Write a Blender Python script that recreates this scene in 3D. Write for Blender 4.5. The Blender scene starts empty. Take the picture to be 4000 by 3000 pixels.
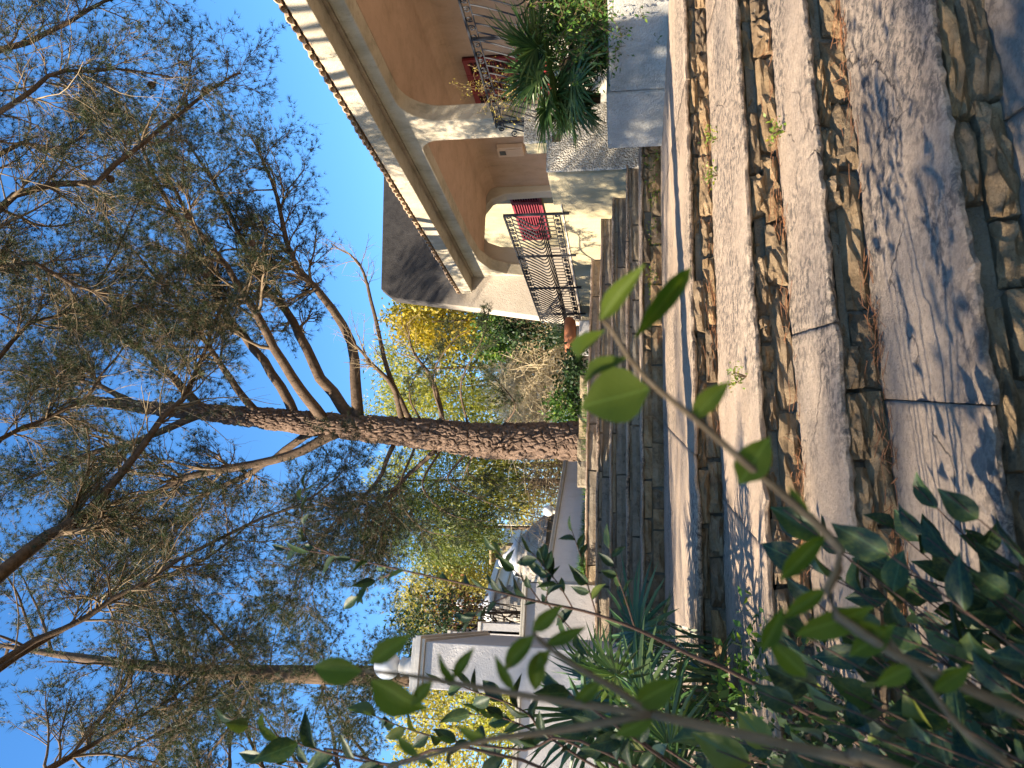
import bpy, math, random
import numpy as np
from mathutils import Vector, Matrix

# ------------------------------------------------------------------ camera, sky, sun, exposure
EYE = 1.6                                    # camera height; all coordinates below are relative to the eye
PITCH = math.radians(8.8)
FPX = 2900.0
sc = bpy.context.scene
col = sc.collection
cd = bpy.data.cameras.new('camera')
cam = bpy.data.objects.new('camera', cd)
col.objects.link(cam)
cd.sensor_width = 36.0
cd.lens = 36.0 * FPX / 4000.0
cd.clip_start = 0.05
cd.clip_end = 2000
cd.dof.use_dof = True
cd.dof.focus_distance = 8.0
cd.dof.aperture_fstop = 6.0
_f = Vector((0, math.cos(PITCH), math.sin(PITCH)))
_u = Vector((0, -math.sin(PITCH), math.cos(PITCH)))
_r = Vector((1, 0, 0))
# the photograph was taken with the phone held upright and is shown lying on its side
_x, _y, _z = -_u, _r, -_f
cam.matrix_world = Matrix(((_x.x, _y.x, _z.x, 0), (_x.y, _y.y, _z.y, 0), (_x.z, _y.z, _z.z, EYE), (0, 0, 0, 1)))
sc.camera = cam

SUN_H = np.array([-0.82, -0.57]); SUN_H /= np.linalg.norm(SUN_H)
SUN_EL = math.radians(33)
to_sun = Vector((SUN_H[0] * math.cos(SUN_EL), SUN_H[1] * math.cos(SUN_EL), math.sin(SUN_EL)))
w = bpy.data.worlds.new('World')
sc.world = w
w.use_nodes = True
nt = w.node_tree
sky = nt.nodes.new('ShaderNodeTexSky')
sky.sky_type = 'NISHITA'
sky.sun_disc = False
sky.sun_elevation = SUN_EL
sky.sun_rotation = math.atan2(to_sun.x, to_sun.y)
sky.air_density = 1.0
sky.dust_density = 0.1
sky.ozone_density = 4.0
bg = nt.nodes['Background']
bg.inputs['Strength'].default_value = 0.085
hs = nt.nodes.new('ShaderNodeHueSaturation')
hs.inputs['Saturation'].default_value = 1.2
nt.links.new(sky.outputs[0], hs.inputs['Color'])
nt.links.new(hs.outputs[0], bg.inputs[0])
sl = bpy.data.lights.new('sun', 'SUN')
sl.energy = 5.0
sl.angle = math.radians(0.53)
sl.color = (1.0, 0.86, 0.66)
so = bpy.data.objects.new('sun', sl)
col.objects.link(so)
so.rotation_euler = to_sun.to_track_quat('Z', 'Y').to_euler()
so.location = (-20, -10, 30)
sc.view_settings.view_transform = 'Standard'
sc.view_settings.look = 'None'
sc.view_settings.gamma = 1.0
sc.view_settings.exposure = 2.0

rng = np.random.default_rng(7)
random.seed(7)
A3 = lambda *a: np.array(a, float)

# ------------------------------------------------------------------ helpers
def ray(x, y):
    a = (3000 - y - 1500) / FPX
    b = -(x - 2000) / FPX
    c, s = math.cos(PITCH), math.sin(PITCH)
    return A3(a, c - b * s, s + b * c)
def at(x, y, Y):
    r = ray(x, y)
    return r * (Y / r[1])
FD = A3(-.235, .972, 0); FD /= np.linalg.norm(FD)        # along the house front
FN = A3(-FD[1], FD[0], 0)                                # out of the house front
FO = A3(4.1, 12.0, 0)
def fp(s, t, z):
    return FO + FD * s + FN * t + A3(0, 0, z)
def on_front(x, y, t=0.0):
    r = ray(x, y)
    k = ((FO + FN * t) @ FN) / (r @ FN)
    p = r * k
    return (p - FO) @ FD, p[2]

ORG = {}
def props(o, label=None, cat=None, group=None, kind=None):
    if label: o['label'] = label
    if cat: o['category'] = cat
    if group: o['group'] = group
    if kind: o['kind'] = kind
    return o
def thing(name, label, cat, loc, group=None, kind=None):
    o = bpy.data.objects.new(name, None)
    col.objects.link(o)
    loc = np.array(loc, float)
    o.location = (loc[0], loc[1], loc[2] + EYE)
    o.empty_display_size = 0.2
    ORG[o.name] = loc
    return props(o, label, cat, group, kind)
def link_mesh(name, me, parent=None, loc=None, rot=None):
    """an object with mesh me; loc is in eye coordinates"""
    o = bpy.data.objects.new(name, me)
    col.objects.link(o)
    if parent is not None:
        o.parent = parent
        org = ORG[parent.name]
        if loc is not None:
            o.location = np.array(loc) - org
        ORG[o.name] = np.array(loc, float) if loc is not None else org
    else:
        loc = np.zeros(3) if loc is None else np.array(loc, float)
        o.location = (loc[0], loc[1], loc[2] + EYE)
        ORG[o.name] = loc
    if rot is not None:
        o.rotation_euler = rot
    return o
def np_mesh(name, V, Fc, mat, n, smooth=False):
    """V (k,3); Fc (m,n) faces of n corners"""
    me = bpy.data.meshes.new(name)
    V = np.ascontiguousarray(V, np.float32); Fc = np.ascontiguousarray(Fc, np.int32)
    me.vertices.add(len(V)); me.vertices.foreach_set('co', V.ravel())
    me.loops.add(Fc.size); me.loops.foreach_set('vertex_index', Fc.ravel())
    me.polygons.add(len(Fc))
    me.polygons.foreach_set('loop_start', np.arange(len(Fc), dtype=np.int32) * n)
    me.polygons.foreach_set('loop_total', np.full(len(Fc), n, np.int32))
    if smooth:
        me.polygons.foreach_set('use_smooth', np.ones(len(Fc), bool))
    me.update(calc_edges=True)
    if mat: me.materials.append(mat)
    return me

class MB:
    def __init__(self):
        self.v = []; self.f = []
    def add(self, vs, fs):
        b = len(self.v)
        self.v += [tuple(float(c) for c in p) for p in vs]
        self.f += [tuple(i + b for i in f) for f in fs]
        return self
    def hexa(self, p):
        return self.add(p, [(0, 3, 2, 1), (4, 5, 6, 7), (0, 1, 5, 4), (1, 2, 6, 5), (2, 3, 7, 6), (3, 0, 4, 7)])
    def fbox(self, s0, s1, t0, t1, z0, z1):
        # t0 < t1 ; counter clockwise seen from above
        return self.hexa([fp(s0, t0, z0), fp(s1, t0, z0), fp(s1, t1, z0), fp(s0, t1, z0),
                          fp(s0, t0, z1), fp(s1, t0, z1), fp(s1, t1, z1), fp(s0, t1, z1)])
    def obox(self, o, d, l, wd, z0, z1):
        """box whose plan starts at o, runs l along unit d and wd along the normal to the left of d"""
        d = A3(d[0], d[1], 0); n = A3(-d[1], d[0], 0); o = A3(o[0], o[1], 0)
        q = [o, o + d * l, o + d * l + n * wd, o + n * wd]
        return self.hexa([p + A3(0, 0, z0) for p in q] + [p + A3(0, 0, z1) for p in q])
    def prism(self, pts, mp, a0, a1):
        n = len(pts)
        vs = [mp(p[0], p[1], a0) for p in pts] + [mp(p[0], p[1], a1) for p in pts]
        fs = [tuple(range(n))[::-1], tuple(range(n, 2 * n))] + [(i, (i + 1) % n, n + (i + 1) % n, n + i) for i in range(n)]
        return self.add(vs, fs)
    def tube(self, path, r, n=6):
        path = np.array(path, float); m = len(path)
        r = np.full(m, r, float) if np.isscalar(r) else np.array(r, float)
        V = tubes(path[None], r[None], n)[0]
        return self.add(V, [tuple(f) for f in tubes(path[None], r[None], n)[1]] + [tuple(range(n))[::-1], tuple(range(len(V) - n, len(V)))])
    def lathe(self, prof, c, n=20):
        c = np.array(c, float)
        m = len(prof); vs = []
        for (r, z) in prof:
            for k in range(n):
                a = 2 * math.pi * k / n
                vs.append(c + A3(r * math.cos(a), r * math.sin(a), z))
        fs = [(j * n + k, j * n + (k + 1) % n, (j + 1) * n + (k + 1) % n, (j + 1) * n + k) for j in range(m - 1) for k in range(n)]
        fs += [tuple(range(n))[::-1], tuple(range((m - 1) * n, m * n))]
        return self.add(vs, fs)
    def grid(self, fn, nu, nv):
        vs = [fn(i / nu, j / nv) for i in range(nu + 1) for j in range(nv + 1)]
        fs = [(i * (nv + 1) + j, (i + 1) * (nv + 1) + j, (i + 1) * (nv + 1) + j + 1, i * (nv + 1) + j + 1) for i in range(nu) for j in range(nv)]
        return self.add(vs, fs)
    def build(self, name, mat, parent=None, smooth=False, bevel=0.0, seg=2, recalc=True):
        V = np.array(self.v)
        if parent is None:
            org = A3((V[:, 0].min() + V[:, 0].max()) / 2, (V[:, 1].min() + V[:, 1].max()) / 2, V[:, 2].min())
        else:
            org = ORG[parent.name]
        me = bpy.data.meshes.new(name)
        me.from_pydata([tuple(p) for p in (V - org)], [], self.f)
        if recalc:
            import bmesh
            bm = bmesh.new(); bm.from_mesh(me)
            bmesh.ops.recalc_face_normals(bm, faces=bm.faces)
            bm.to_mesh(me); bm.free()
        if smooth:
            nf = len(me.polygons)
            me.polygons.foreach_set('use_smooth', np.arange(nf) < (nf if smooth is True else smooth))
        me.materials.append(mat)
        o = link_mesh(name, me, parent, org if parent is None else None)
        if bevel:
            b = o.modifiers.new('edge', 'BEVEL'); b.width = bevel; b.segments = seg; b.limit_method = 'ANGLE'
        return o

def tubes(P, R, n):
    """P (N,S,3) paths, R (N,S) radii -> verts, quads for n sided tubes"""
    N, S, _ = P.shape
    D = np.gradient(P, axis=1) if S > 1 else P
    D /= np.linalg.norm(D, axis=2, keepdims=True) + 1e-9
    ref = np.where(np.abs(D[:, :1, 2:3]) > .9, A3(1, 0, 0), A3(0, 0, 1))
    U = np.cross(D, np.broadcast_to(ref, D.shape)); U /= np.linalg.norm(U, axis=2, keepdims=True) + 1e-9
    W = np.cross(D, U)
    a = np.arange(n) * 2 * math.pi / n
    V = P[:, :, None] + R[:, :, None, None] * (U[:, :, None] * np.cos(a)[None, None, :, None] + W[:, :, None] * np.sin(a)[None, None, :, None])
    idx = np.arange(N * S * n).reshape(N, S, n)
    q = np.stack([idx[:, :-1], np.roll(idx[:, :-1], -1, 2), np.roll(idx[:, 1:], -1, 2), idx[:, 1:]], -1)
    return V.reshape(-1, 3), q.reshape(-1, 4)

# ------------------------------------------------------------------ materials
MATS = {}
class Mat:
    def __init__(self, name):
        self.m = bpy.data.materials.new(name); self.m.use_nodes = True
        self.t = self.m.node_tree; self.b = self.t.nodes['Principled BSDF']
        self.tc = self.t.nodes.new('ShaderNodeTexCoord')
        MATS[name] = self.m
    def n(self, typ, **kw):
        nd = self.t.nodes.new(typ)
        for k, v in kw.items():
            if k in nd.inputs: nd.inputs[k].default_value = v
            else: setattr(nd, k, v)
        return nd
    def l(self, a, b): self.t.links.new(a, b)
    def coord(self, scale=(1, 1, 1), src='Object'):
        mp = self.n('ShaderNodeMapping'); mp.inputs['Scale'].default_value = scale
        self.l(self.tc.outputs[src], mp.inputs[0]); return mp.outputs[0]
    def noise(self, scale, detail=6, rough=.6, co=None, dist=0.0):
        nd = self.n('ShaderNodeTexNoise', Scale=scale, Detail=detail, Roughness=rough, Distortion=dist)
        self.l(co if co is not None else self.coord(), nd.inputs['Vector']); return nd.outputs['Fac']
    def ramp(self, fac, stops, interp='LINEAR'):
        r = self.n('ShaderNodeValToRGB'); r.color_ramp.interpolation = interp
        e = r.color_ramp.elements
        while len(e) < len(stops): e.new(.5)
        for el, (p, c) in zip(e, stops):
            el.position = p; el.color = (*c, 1) if len(c) == 3 else c
        self.l(fac, r.inputs[0]); return r.outputs[0]
    def mix(self, fac, a, b, mode='MIX'):
        m = self.n('ShaderNodeMix', data_type='RGBA', blend_type=mode)
        for s, v in ((0, fac), (6, a), (7, b)):
            if hasattr(v, 'is_output') or isinstance(v, bpy.types.NodeSocket): self.l(v, m.inputs[s])
            else: m.inputs[s].default_value = v if s == 0 else ((*v, 1) if len(v) == 3 else v)
        return m.outputs[2]
    def bump(self, hs, dist=.01, strength=1.0):
        prev = None
        for h, d in hs:
            b = self.n('ShaderNodeBump', Strength=strength, Distance=d)
            self.l(h, b.inputs['Height'])
            if prev: self.l(prev, b.inputs['Normal'])
            prev = b.outputs[0]
        self.l(prev, self.b.inputs['Normal'])
    def rand(self):
        return self.n('ShaderNodeObjectInfo').outputs['Random']
    def island(self):
        return self.n('ShaderNodeNewGeometry').outputs['Random Per Island']
    def done(self, colour, rough=.85, spec=.3):
        if isinstance(colour, bpy.types.NodeSocket): self.l(colour, self.b.inputs['Base Color'])
        else: self.b.inputs['Base Color'].default_value = (*colour, 1)
        self.b.inputs['Roughness'].default_value = rough
        self.b.inputs['Specular IOR Level'].default_value = spec
        return self.m

def plaster(name, c0, c1, stain, bump=.012, grain=60, amount=.45, pebble=0):
    M = Mat(name)
    big = M.noise(1.3, 9, .75)
    base = M.ramp(big, [(.3, c0), (.7, c1)])
    streak = M.noise(2.2, 7, .7, M.coord((1, 1, .35)))
    base = M.mix(M.ramp(streak, [(.46, (0, 0, 0)), (.74, (amount,) * 3)]), base, stain)
    base = M.mix(M.ramp(M.noise(5.5, 9, .78, M.coord((1, 1, .6)), .5), [(.53, (0, 0, 0)), (.66, (amount * .7,) * 3)]), base, stain)
    if pebble:
        v = M.n('ShaderNodeTexVoronoi', Scale=pebble); M.l(M.coord(), v.inputs['Vector'])
        base = M.mix(.55, base, M.ramp(v.outputs['Color'], [(.1, (.16, .14, .12)), (.5, (.42, .38, .32)), (.9, (.68, .63, .55))]))
        M.bump([(v.outputs['Distance'], -.03), (M.noise(grain * 3, 3), .004)])
    else:
        M.bump([(M.noise(grain, 4, .7), bump), (M.noise(6, 4), .01)])
    return M.done(base, .92, .15)
plaster('plaster_out', (.33, .285, .22), (.44, .385, .305), (.17, .155, .11), .012, 45, .75)
plaster('plaster_in', (.35, .24, .175), (.42, .29, .215), (.17, .125, .075), .006, 50, .45)
plaster('plaster_ochre', (.30, .255, .165), (.40, .345, .235), (.24, .22, .12), .012, 40, .6)
plaster('plaster_white', (.38, .36, .35), (.47, .45, .44), (.30, .28, .27), .008, 50, .5)
plaster('plaster_cool', (.54, .54, .55), (.63, .63, .64), (.36, .36, .35), .006, 60, .35)
plaster('render_grey', (.30, .29, .27), (.42, .405, .38), (.18, .175, .15), .03, 34, .7)
plaster('pebble_dash', (.46, .43, .37), (.56, .52, .45), (.20, .19, .14), .01, 70, .3, pebble=38)
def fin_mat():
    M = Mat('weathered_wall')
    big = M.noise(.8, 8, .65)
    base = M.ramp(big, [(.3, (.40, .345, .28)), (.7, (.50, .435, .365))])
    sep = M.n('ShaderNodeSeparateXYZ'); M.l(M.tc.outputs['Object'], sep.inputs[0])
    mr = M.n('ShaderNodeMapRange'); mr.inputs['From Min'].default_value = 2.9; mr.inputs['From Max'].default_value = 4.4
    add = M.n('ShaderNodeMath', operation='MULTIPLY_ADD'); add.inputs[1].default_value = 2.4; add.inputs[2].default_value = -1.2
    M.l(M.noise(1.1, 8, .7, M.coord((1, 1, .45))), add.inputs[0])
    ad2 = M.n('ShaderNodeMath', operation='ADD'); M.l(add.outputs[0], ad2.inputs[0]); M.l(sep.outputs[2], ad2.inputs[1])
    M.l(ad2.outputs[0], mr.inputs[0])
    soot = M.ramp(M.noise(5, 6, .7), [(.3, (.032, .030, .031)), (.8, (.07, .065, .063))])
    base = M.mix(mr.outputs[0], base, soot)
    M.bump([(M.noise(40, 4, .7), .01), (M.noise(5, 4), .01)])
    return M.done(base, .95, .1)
fin_mat()
def tread_mat():
    M = Mat('tread_stone')
    rv = M.rand()
    a = M.noise(1.3, 8, .7)
    base = M.ramp(a, [(.25, (.38, .285, .21)), (.5, (.54, .425, .325)), (.75, (.63, .51, .395))])
    lich = M.noise(26, 8, .75, dist=.4)
    zone = M.noise(.8, 4, .6, M.coord((1, 1, 1)))
    spk = M.ramp(M.noise(48, 6, .75, dist=.3), [(.50, (0, 0, 0)), (.60, (.42,) * 3)])
    lm = M.mix(M.ramp(zone, [(.47, (.10,) * 3), (.58, (.95,) * 3)]), (0, 0, 0), M.ramp(lich, [(.46, (0, 0, 0)), (.56, (.9, .9, .9))]))
    base = M.mix(spk, base, (.24, .195, .155))
    base = M.mix(lm, base, (.085, .078, .075))
    pale = M.ramp(M.noise(22, 6, .7, dist=.6), [(.60, (0, 0, 0)), (.70, (.55, .55, .55))])
    base = M.mix(pale, base, (.50, .46, .42))
    v = M.n('ShaderNodeTexVoronoi', feature='DISTANCE_TO_EDGE', Scale=.8); 
    wob = M.n('ShaderNodeVectorMath', operation='MULTIPLY_ADD'); wob.inputs[1].default_value = (.35,) * 3
    nz = M.n('ShaderNodeTexNoise', Scale=3.0, Detail=6.0); M.l(M.coord(), nz.inputs['Vector'])
    M.l(nz.outputs['Color'], wob.inputs[0]); M.l(M.tc.outputs['Object'], wob.inputs[2]); M.l(wob.outputs[0], v.inputs['Vector'])
    crack = M.ramp(v.outputs['Distance'], [(0.0, (1, 1, 1)), (.005, (0, 0, 0))])
    keep = M.ramp(M.noise(.9, 3), [(.5, (0, 0, 0)), (.58, (1, 1, 1))])
    cm = M.mix(1.0, crack, keep, 'MULTIPLY')
    base = M.mix(cm, base, (.05, .04, .035))
    base = M.mix(1.0, base, M.ramp(rv, [(0, (.82, .82, .84)), (.5, (1.04, 1.0, .96)), (1, (.95, .9, .84))]), 'MULTIPLY')
    M.bump([(M.noise(5, 8, .75), .035), (M.noise(30, 8, .8), .035), (cm, -.01)])
    return M.done(base, .9, .25)
tread_mat()
def stone_mat(name, dark, mid, lite, moss=.25):
    M = Mat(name)
    r = M.rand()
    co = M.coord()
    off = M.n('ShaderNodeVectorMath', operation='MULTIPLY_ADD'); off.inputs[1].default_value = (1, 1, 1)
    cmb = M.n('ShaderNodeCombineXYZ'); 
    mu = M.n('ShaderNodeMath', operation='MULTIPLY'); mu.inputs[1].default_value = 37.0; M.l(r, mu.inputs[0])
    M.l(mu.outputs[0], cmb.inputs[0]); M.l(cmb.outputs[0], off.inputs[2]); M.l(M.tc.outputs['Object'], off.inputs[0])
    a = M.noise(6, 8, .72, off.outputs[0], .5)
    base = M.ramp(a, [(.28, dark), (.5, mid), (.72, lite)])
    tint = M.ramp(r, [(0, (.62, .60, .60)), (.35, (.95, .9, .82)), (.7, (1.15, 1.0, .8)), (1, (.8, .78, .78))])
    base = M.mix(1.0, base, tint, 'MULTIPLY')
    blk = M.ramp(M.noise(11, 7, .75, off.outputs[0]), [(.56, (0, 0, 0)), (.70, (.8,) * 3)])
    base = M.mix(blk, base, (.05, .045, .035))
    pal = M.ramp(M.noise(17, 5, .7, off.outputs[0]), [(.66, (0, 0, 0)), (.74, (.6,) * 3)])
    base = M.mix(pal, base, (.50, .47, .41))
    M.bump([(M.noise(9, 8, .75, off.outputs[0]), .07), (M.noise(45, 6, .75, off.outputs[0]), .02)])
    return M.done(base, .95, .15)
stone_mat('riser_stone', (.14, .10, .065), (.32, .235, .15), (.47, .365, .25))
stone_mat('step_stone', (.20, .17, .135), (.34, .295, .235), (.45, .40, .33))
stone_mat('trullo_stone', (.28, .27, .26), (.42, .41, .40), (.52, .51, .50))
stone_mat('bed_stone', (.2, .17, .12), (.36, .31, .23), (.5, .44, .34))
def simple(name, c0, c1, scale=5, rough=.8, bump=.004, spec=.3, metal=0):
    M = Mat(name)
    f = M.noise(scale, 6, .65)
    M.bump([(M.noise(scale * 6, 4), bump)])
    m = M.done(M.ramp(f, [(.3, c0), (.7, c1)]), rough, spec)
    M.b.inputs['Metallic'].default_value = metal
    return m
simple('mortar', (.09, .075, .055), (.16, .135, .10), 8, .95, .02)
simple('soil', (.06, .045, .03), (.12, .09, .055), 3, 1.0, .03)
simple('iron', (.010, .011, .015), (.022, .023, .028), 30, .6, .002, .3)
simple('red_paint', (.12, .007, .010), (.17, .012, .016), 9, .5, .002, .4)
simple('red_faded', (.14, .015, .03), (.21, .04, .055), 9, .55, .002, .4)
simple('louvre_gap_shade', (.02, .004, .006), (.035, .006, .009), 9, .8, .001, .2)  # near-black red backing: shade between the louvres put into the colour
simple('terracotta', (.36, .13, .06), (.46, .18, .085), 6, .75, .004)
simple('roof_tile', (.30, .17, .10), (.42, .34, .24), 9, .9, .01)
simple('coping', (.42, .39, .35), (.5, .475, .44), 4, .8, .004)
simple('coping_dark', (.34, .31, .25), (.44, .41, .35), 4, .85, .006)
simple('white_glaze', (.62, .61, .60), (.68, .67, .66), 4, .35, .001, .5)
simple('cabinet', (.46, .33, .25), (.52, .38, .29), 4, .6, .001)
simple('dark_glass', (.05, .05, .055), (.08, .08, .085), 4, .2, .0005, .5)
simple('galvanised', (.5, .5, .5), (.62, .62, .62), 10, .4, .001, .5, .6)
simple('needle_litter', (.13, .055, .025), (.22, .10, .045), 20, .9, .002)
def bark_mat(name, c0, c1, c2, scale=7, stretch=.35, b=.03):
    M = Mat(name)
    co = M.coord((1, 1, stretch))
    a = M.noise(scale, 8, .72, co, .6)
    base = M.ramp(a, [(.3, c0), (.52, c1), (.72, c2)])
    M.bump([(a, b), (M.noise(scale * 5, 6, .7, co), b * .35)])
    return M.done(base, .95, .1)
bark_mat('pine_bark', (.06, .042, .032), (.135, .093, .07), (.225, .16, .122), 9, .5, .02)
bark_mat('limb_bark', (.04, .029, .02), (.095, .066, .046), (.15, .108, .076), 12, .5, .02)
bark_mat('twig_bark', (.08, .057, .036), (.14, .102, .065), (.21, .16, .105), 14, .6, .003)
bark_mat('stem_bark', (.09, .06, .035), (.15, .105, .06), (.2, .15, .1), 40, .3, .002)
bark_mat('stem_dark', (.045, .025, .02), (.08, .05, .038), (.11, .07, .05), 40, .3, .002)
bark_mat('twig_tan', (.15, .11, .068), (.24, .185, .115), (.34, .265, .17), 14, .6, .003)
bark_mat('dry_twig', (.40, .32, .19), (.54, .44, .28), (.64, .54, .37), 8, .6, .002)
def leaf_mat(name, stops, trans=.35, rough=.5, spec=.35, obj=False, tcol=None):
    M = Mat(name)
    r = M.rand() if obj else M.island()
    c = M.ramp(r, stops)
    if obj:
        c = M.mix(M.ramp(M.noise(9, 5), [(.45, (0, 0, 0)), (.75, (.4,) * 3)]), c, stops[-1][1])
        sp = M.n('ShaderNodeSeparateXYZ'); M.l(M.tc.outputs['Object'], sp.inputs[0])
        ab = M.n('ShaderNodeMath', operation='ABSOLUTE'); M.l(sp.outputs[1], ab.inputs[0])
        ph = M.n('ShaderNodeMath', operation='MULTIPLY_ADD'); ph.inputs[1].default_value = -.7; M.l(ab.outputs[0], ph.inputs[0]); M.l(sp.outputs[0], ph.inputs[2])
        m9 = M.n('ShaderNodeMath', operation='MULTIPLY'); m9.inputs[1].default_value = 9.0; M.l(ph.outputs[0], m9.inputs[0])
        fr = M.n('ShaderNodeMath', operation='FRACT'); M.l(m9.outputs[0], fr.inputs[0])
        pale = tuple(min(1, q * 1.7 + .02) for q in stops[-2][1])
        c = M.mix(M.ramp(fr.outputs[0], [(0, (.45,) * 3), (.10, (0, 0, 0))]), c, pale)
        c = M.mix(M.ramp(ab.outputs[0], [(.010, (.8,) * 3), (.028, (0, 0, 0))]), c, pale)
        spot = M.ramp(M.noise(14, 2), [(.70, (0, 0, 0)), (.74, (.8,) * 3)])
        c = M.mix(spot, c, (.10, .06, .02))
    M.done(c, rough, spec)
    tr = M.n('ShaderNodeBsdfTranslucent')
    tc = M.mix(1.0, c, tcol or (1.25, 1.3, .55), 'MULTIPLY')
    M.l(tc, tr.inputs['Color'])
    ms = M.n('ShaderNodeMixShader'); ms.inputs[0].default_value = trans
    M.l(M.b.outputs[0], ms.inputs[1]); M.l(tr.outputs[0], ms.inputs[2])
    M.l(ms.outputs[0], M.t.nodes['Material Output'].inputs['Surface'])
    return M.m
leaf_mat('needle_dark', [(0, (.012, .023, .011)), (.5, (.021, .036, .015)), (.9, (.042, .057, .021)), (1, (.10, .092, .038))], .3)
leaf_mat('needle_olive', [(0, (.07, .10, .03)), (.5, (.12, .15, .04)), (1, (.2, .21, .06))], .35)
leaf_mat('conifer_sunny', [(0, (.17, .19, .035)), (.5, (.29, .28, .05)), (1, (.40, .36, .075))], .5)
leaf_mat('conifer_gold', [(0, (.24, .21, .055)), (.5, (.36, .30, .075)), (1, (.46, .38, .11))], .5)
leaf_mat('leaf_yellow', [(0, (.32, .24, .02)), (1, (.46, .34, .03))], .4)
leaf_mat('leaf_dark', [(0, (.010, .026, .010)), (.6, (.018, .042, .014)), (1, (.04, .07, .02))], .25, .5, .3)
leaf_mat('leaf_rust', [(0, (.05, .06, .02)), (.5, (.10, .07, .03)), (1, (.22, .075, .03))], .3)
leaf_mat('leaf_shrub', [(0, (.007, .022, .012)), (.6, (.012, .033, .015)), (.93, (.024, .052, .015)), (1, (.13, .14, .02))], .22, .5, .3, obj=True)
leaf_mat('leaf_near', [(0, (.065, .10, .010)), (.6, (.09, .125, .012)), (1, (.115, .145, .016))], .5, .6, .2, obj=True)
leaf_mat('palm_leaf', [(0, (.02, .05, .018)), (.6, (.04, .085, .025)), (1, (.09, .13, .045))], .25, .4, .5)
leaf_mat('vine_leaf', [(0, (.03, .08, .015)), (.7, (.06, .13, .022)), (1, (.16, .22, .03))], .35)
leaf_mat('weed_leaf', [(0, (.08, .14, .02)), (.7, (.15, .20, .025)), (1, (.28, .26, .03))], .4)
leaf_mat('grass_leaf', [(0, (.04, .10, .015)), (1, (.08, .17, .025))], .4)
leaf_mat('strap_leaf', [(0, (.018, .04, .022)), (.7, (.035, .065, .03)), (1, (.07, .10, .045))], .2, .4, .5)
MT = MATS

# ------------------------------------------------------------------ ground
def pl(x, x0, y0, sl_left, sl_right):
    return y0 + (sl_right if x > x0 else sl_left) * (x - x0)
STEP_Z = dict(Y=-1.32, Z=-1.13, A=-.95, B=-.78, C=-.595, D=-.423, E=-.165, F=.012, G=.232, H=.435, I=.62)
def step_line(k, x):
    if k == 'Z': return 1.52 + .31 * x
    if k == 'A': return 2.16 + .31 * x
    if k == 'B': return 2.935 + .335 * x
    if k == 'C': return 3.60 + .335 * x
    if k == 'D': return 5.0 + .28 * x
    if k == 'E': return 9.0 + .21 * x
    if k == 'F': return pl(x, -.74, 9.62, .2, .37)
    if k == 'G': return pl(x, -.74, 10.15, .2, .46)
    if k == 'H': return pl(x, -.74, 10.72, .2, .55)
    if k == 'I': return pl(x, -.74, 11.36, .2, .60)
    if k == 'J': return pl(x, -.74, 13.4, .2, .60)
ORDER = 'ZABCDEFGHIJ'
def ground_h(x, Y):
    ys = [-30, 1.4, 2.2, 3.0, 3.7, 5.0, 9.0, 9.9, 10.7, 11.4, 12.5, 16, 40]
    zs = [-1.5, -1.45, -1.25, -1.1, -.95, -.8, -.62, -.42, -.22, .1, .40, .52, .6]
    yy = Y - .25 * max(-4, min(4, x))
    z = float(np.interp(yy, ys, zs))
    if x < -2.0:
        z += .25 * min(1, (-2.0 - x) / 1.5) * (1 if yy < 11 else .2)
    return z
def build_ground():
    xs = np.concatenate([[-400, -150, -60, -30], np.arange(-16, 16.1, .5), [30, 60, 150, 400]])
    ys = np.concatenate([[-300, -100, -30, -10], np.arange(-4, 30.1, .5), [45, 80, 200, 600]])
    V = []
    for y in ys:
        for x in xs:
            V.append((x, y, ground_h(x, y) + (rng.uniform(-.02, .02) if abs(x) < 16 else 0)))
    nx = len(xs)
    F = [(j * nx + i, j * nx + i + 1, (j + 1) * nx + i + 1, (j + 1) * nx + i) for j in range(len(ys) - 1) for i in range(nx - 1)]
    o = link_mesh('ground', np_mesh('ground', np.array(V), np.array(F), MT['soil'], 4, True))
    props(o, 'bare dark garden soil under the shrubs and around the steps', kind='structure')
build_ground()

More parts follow.
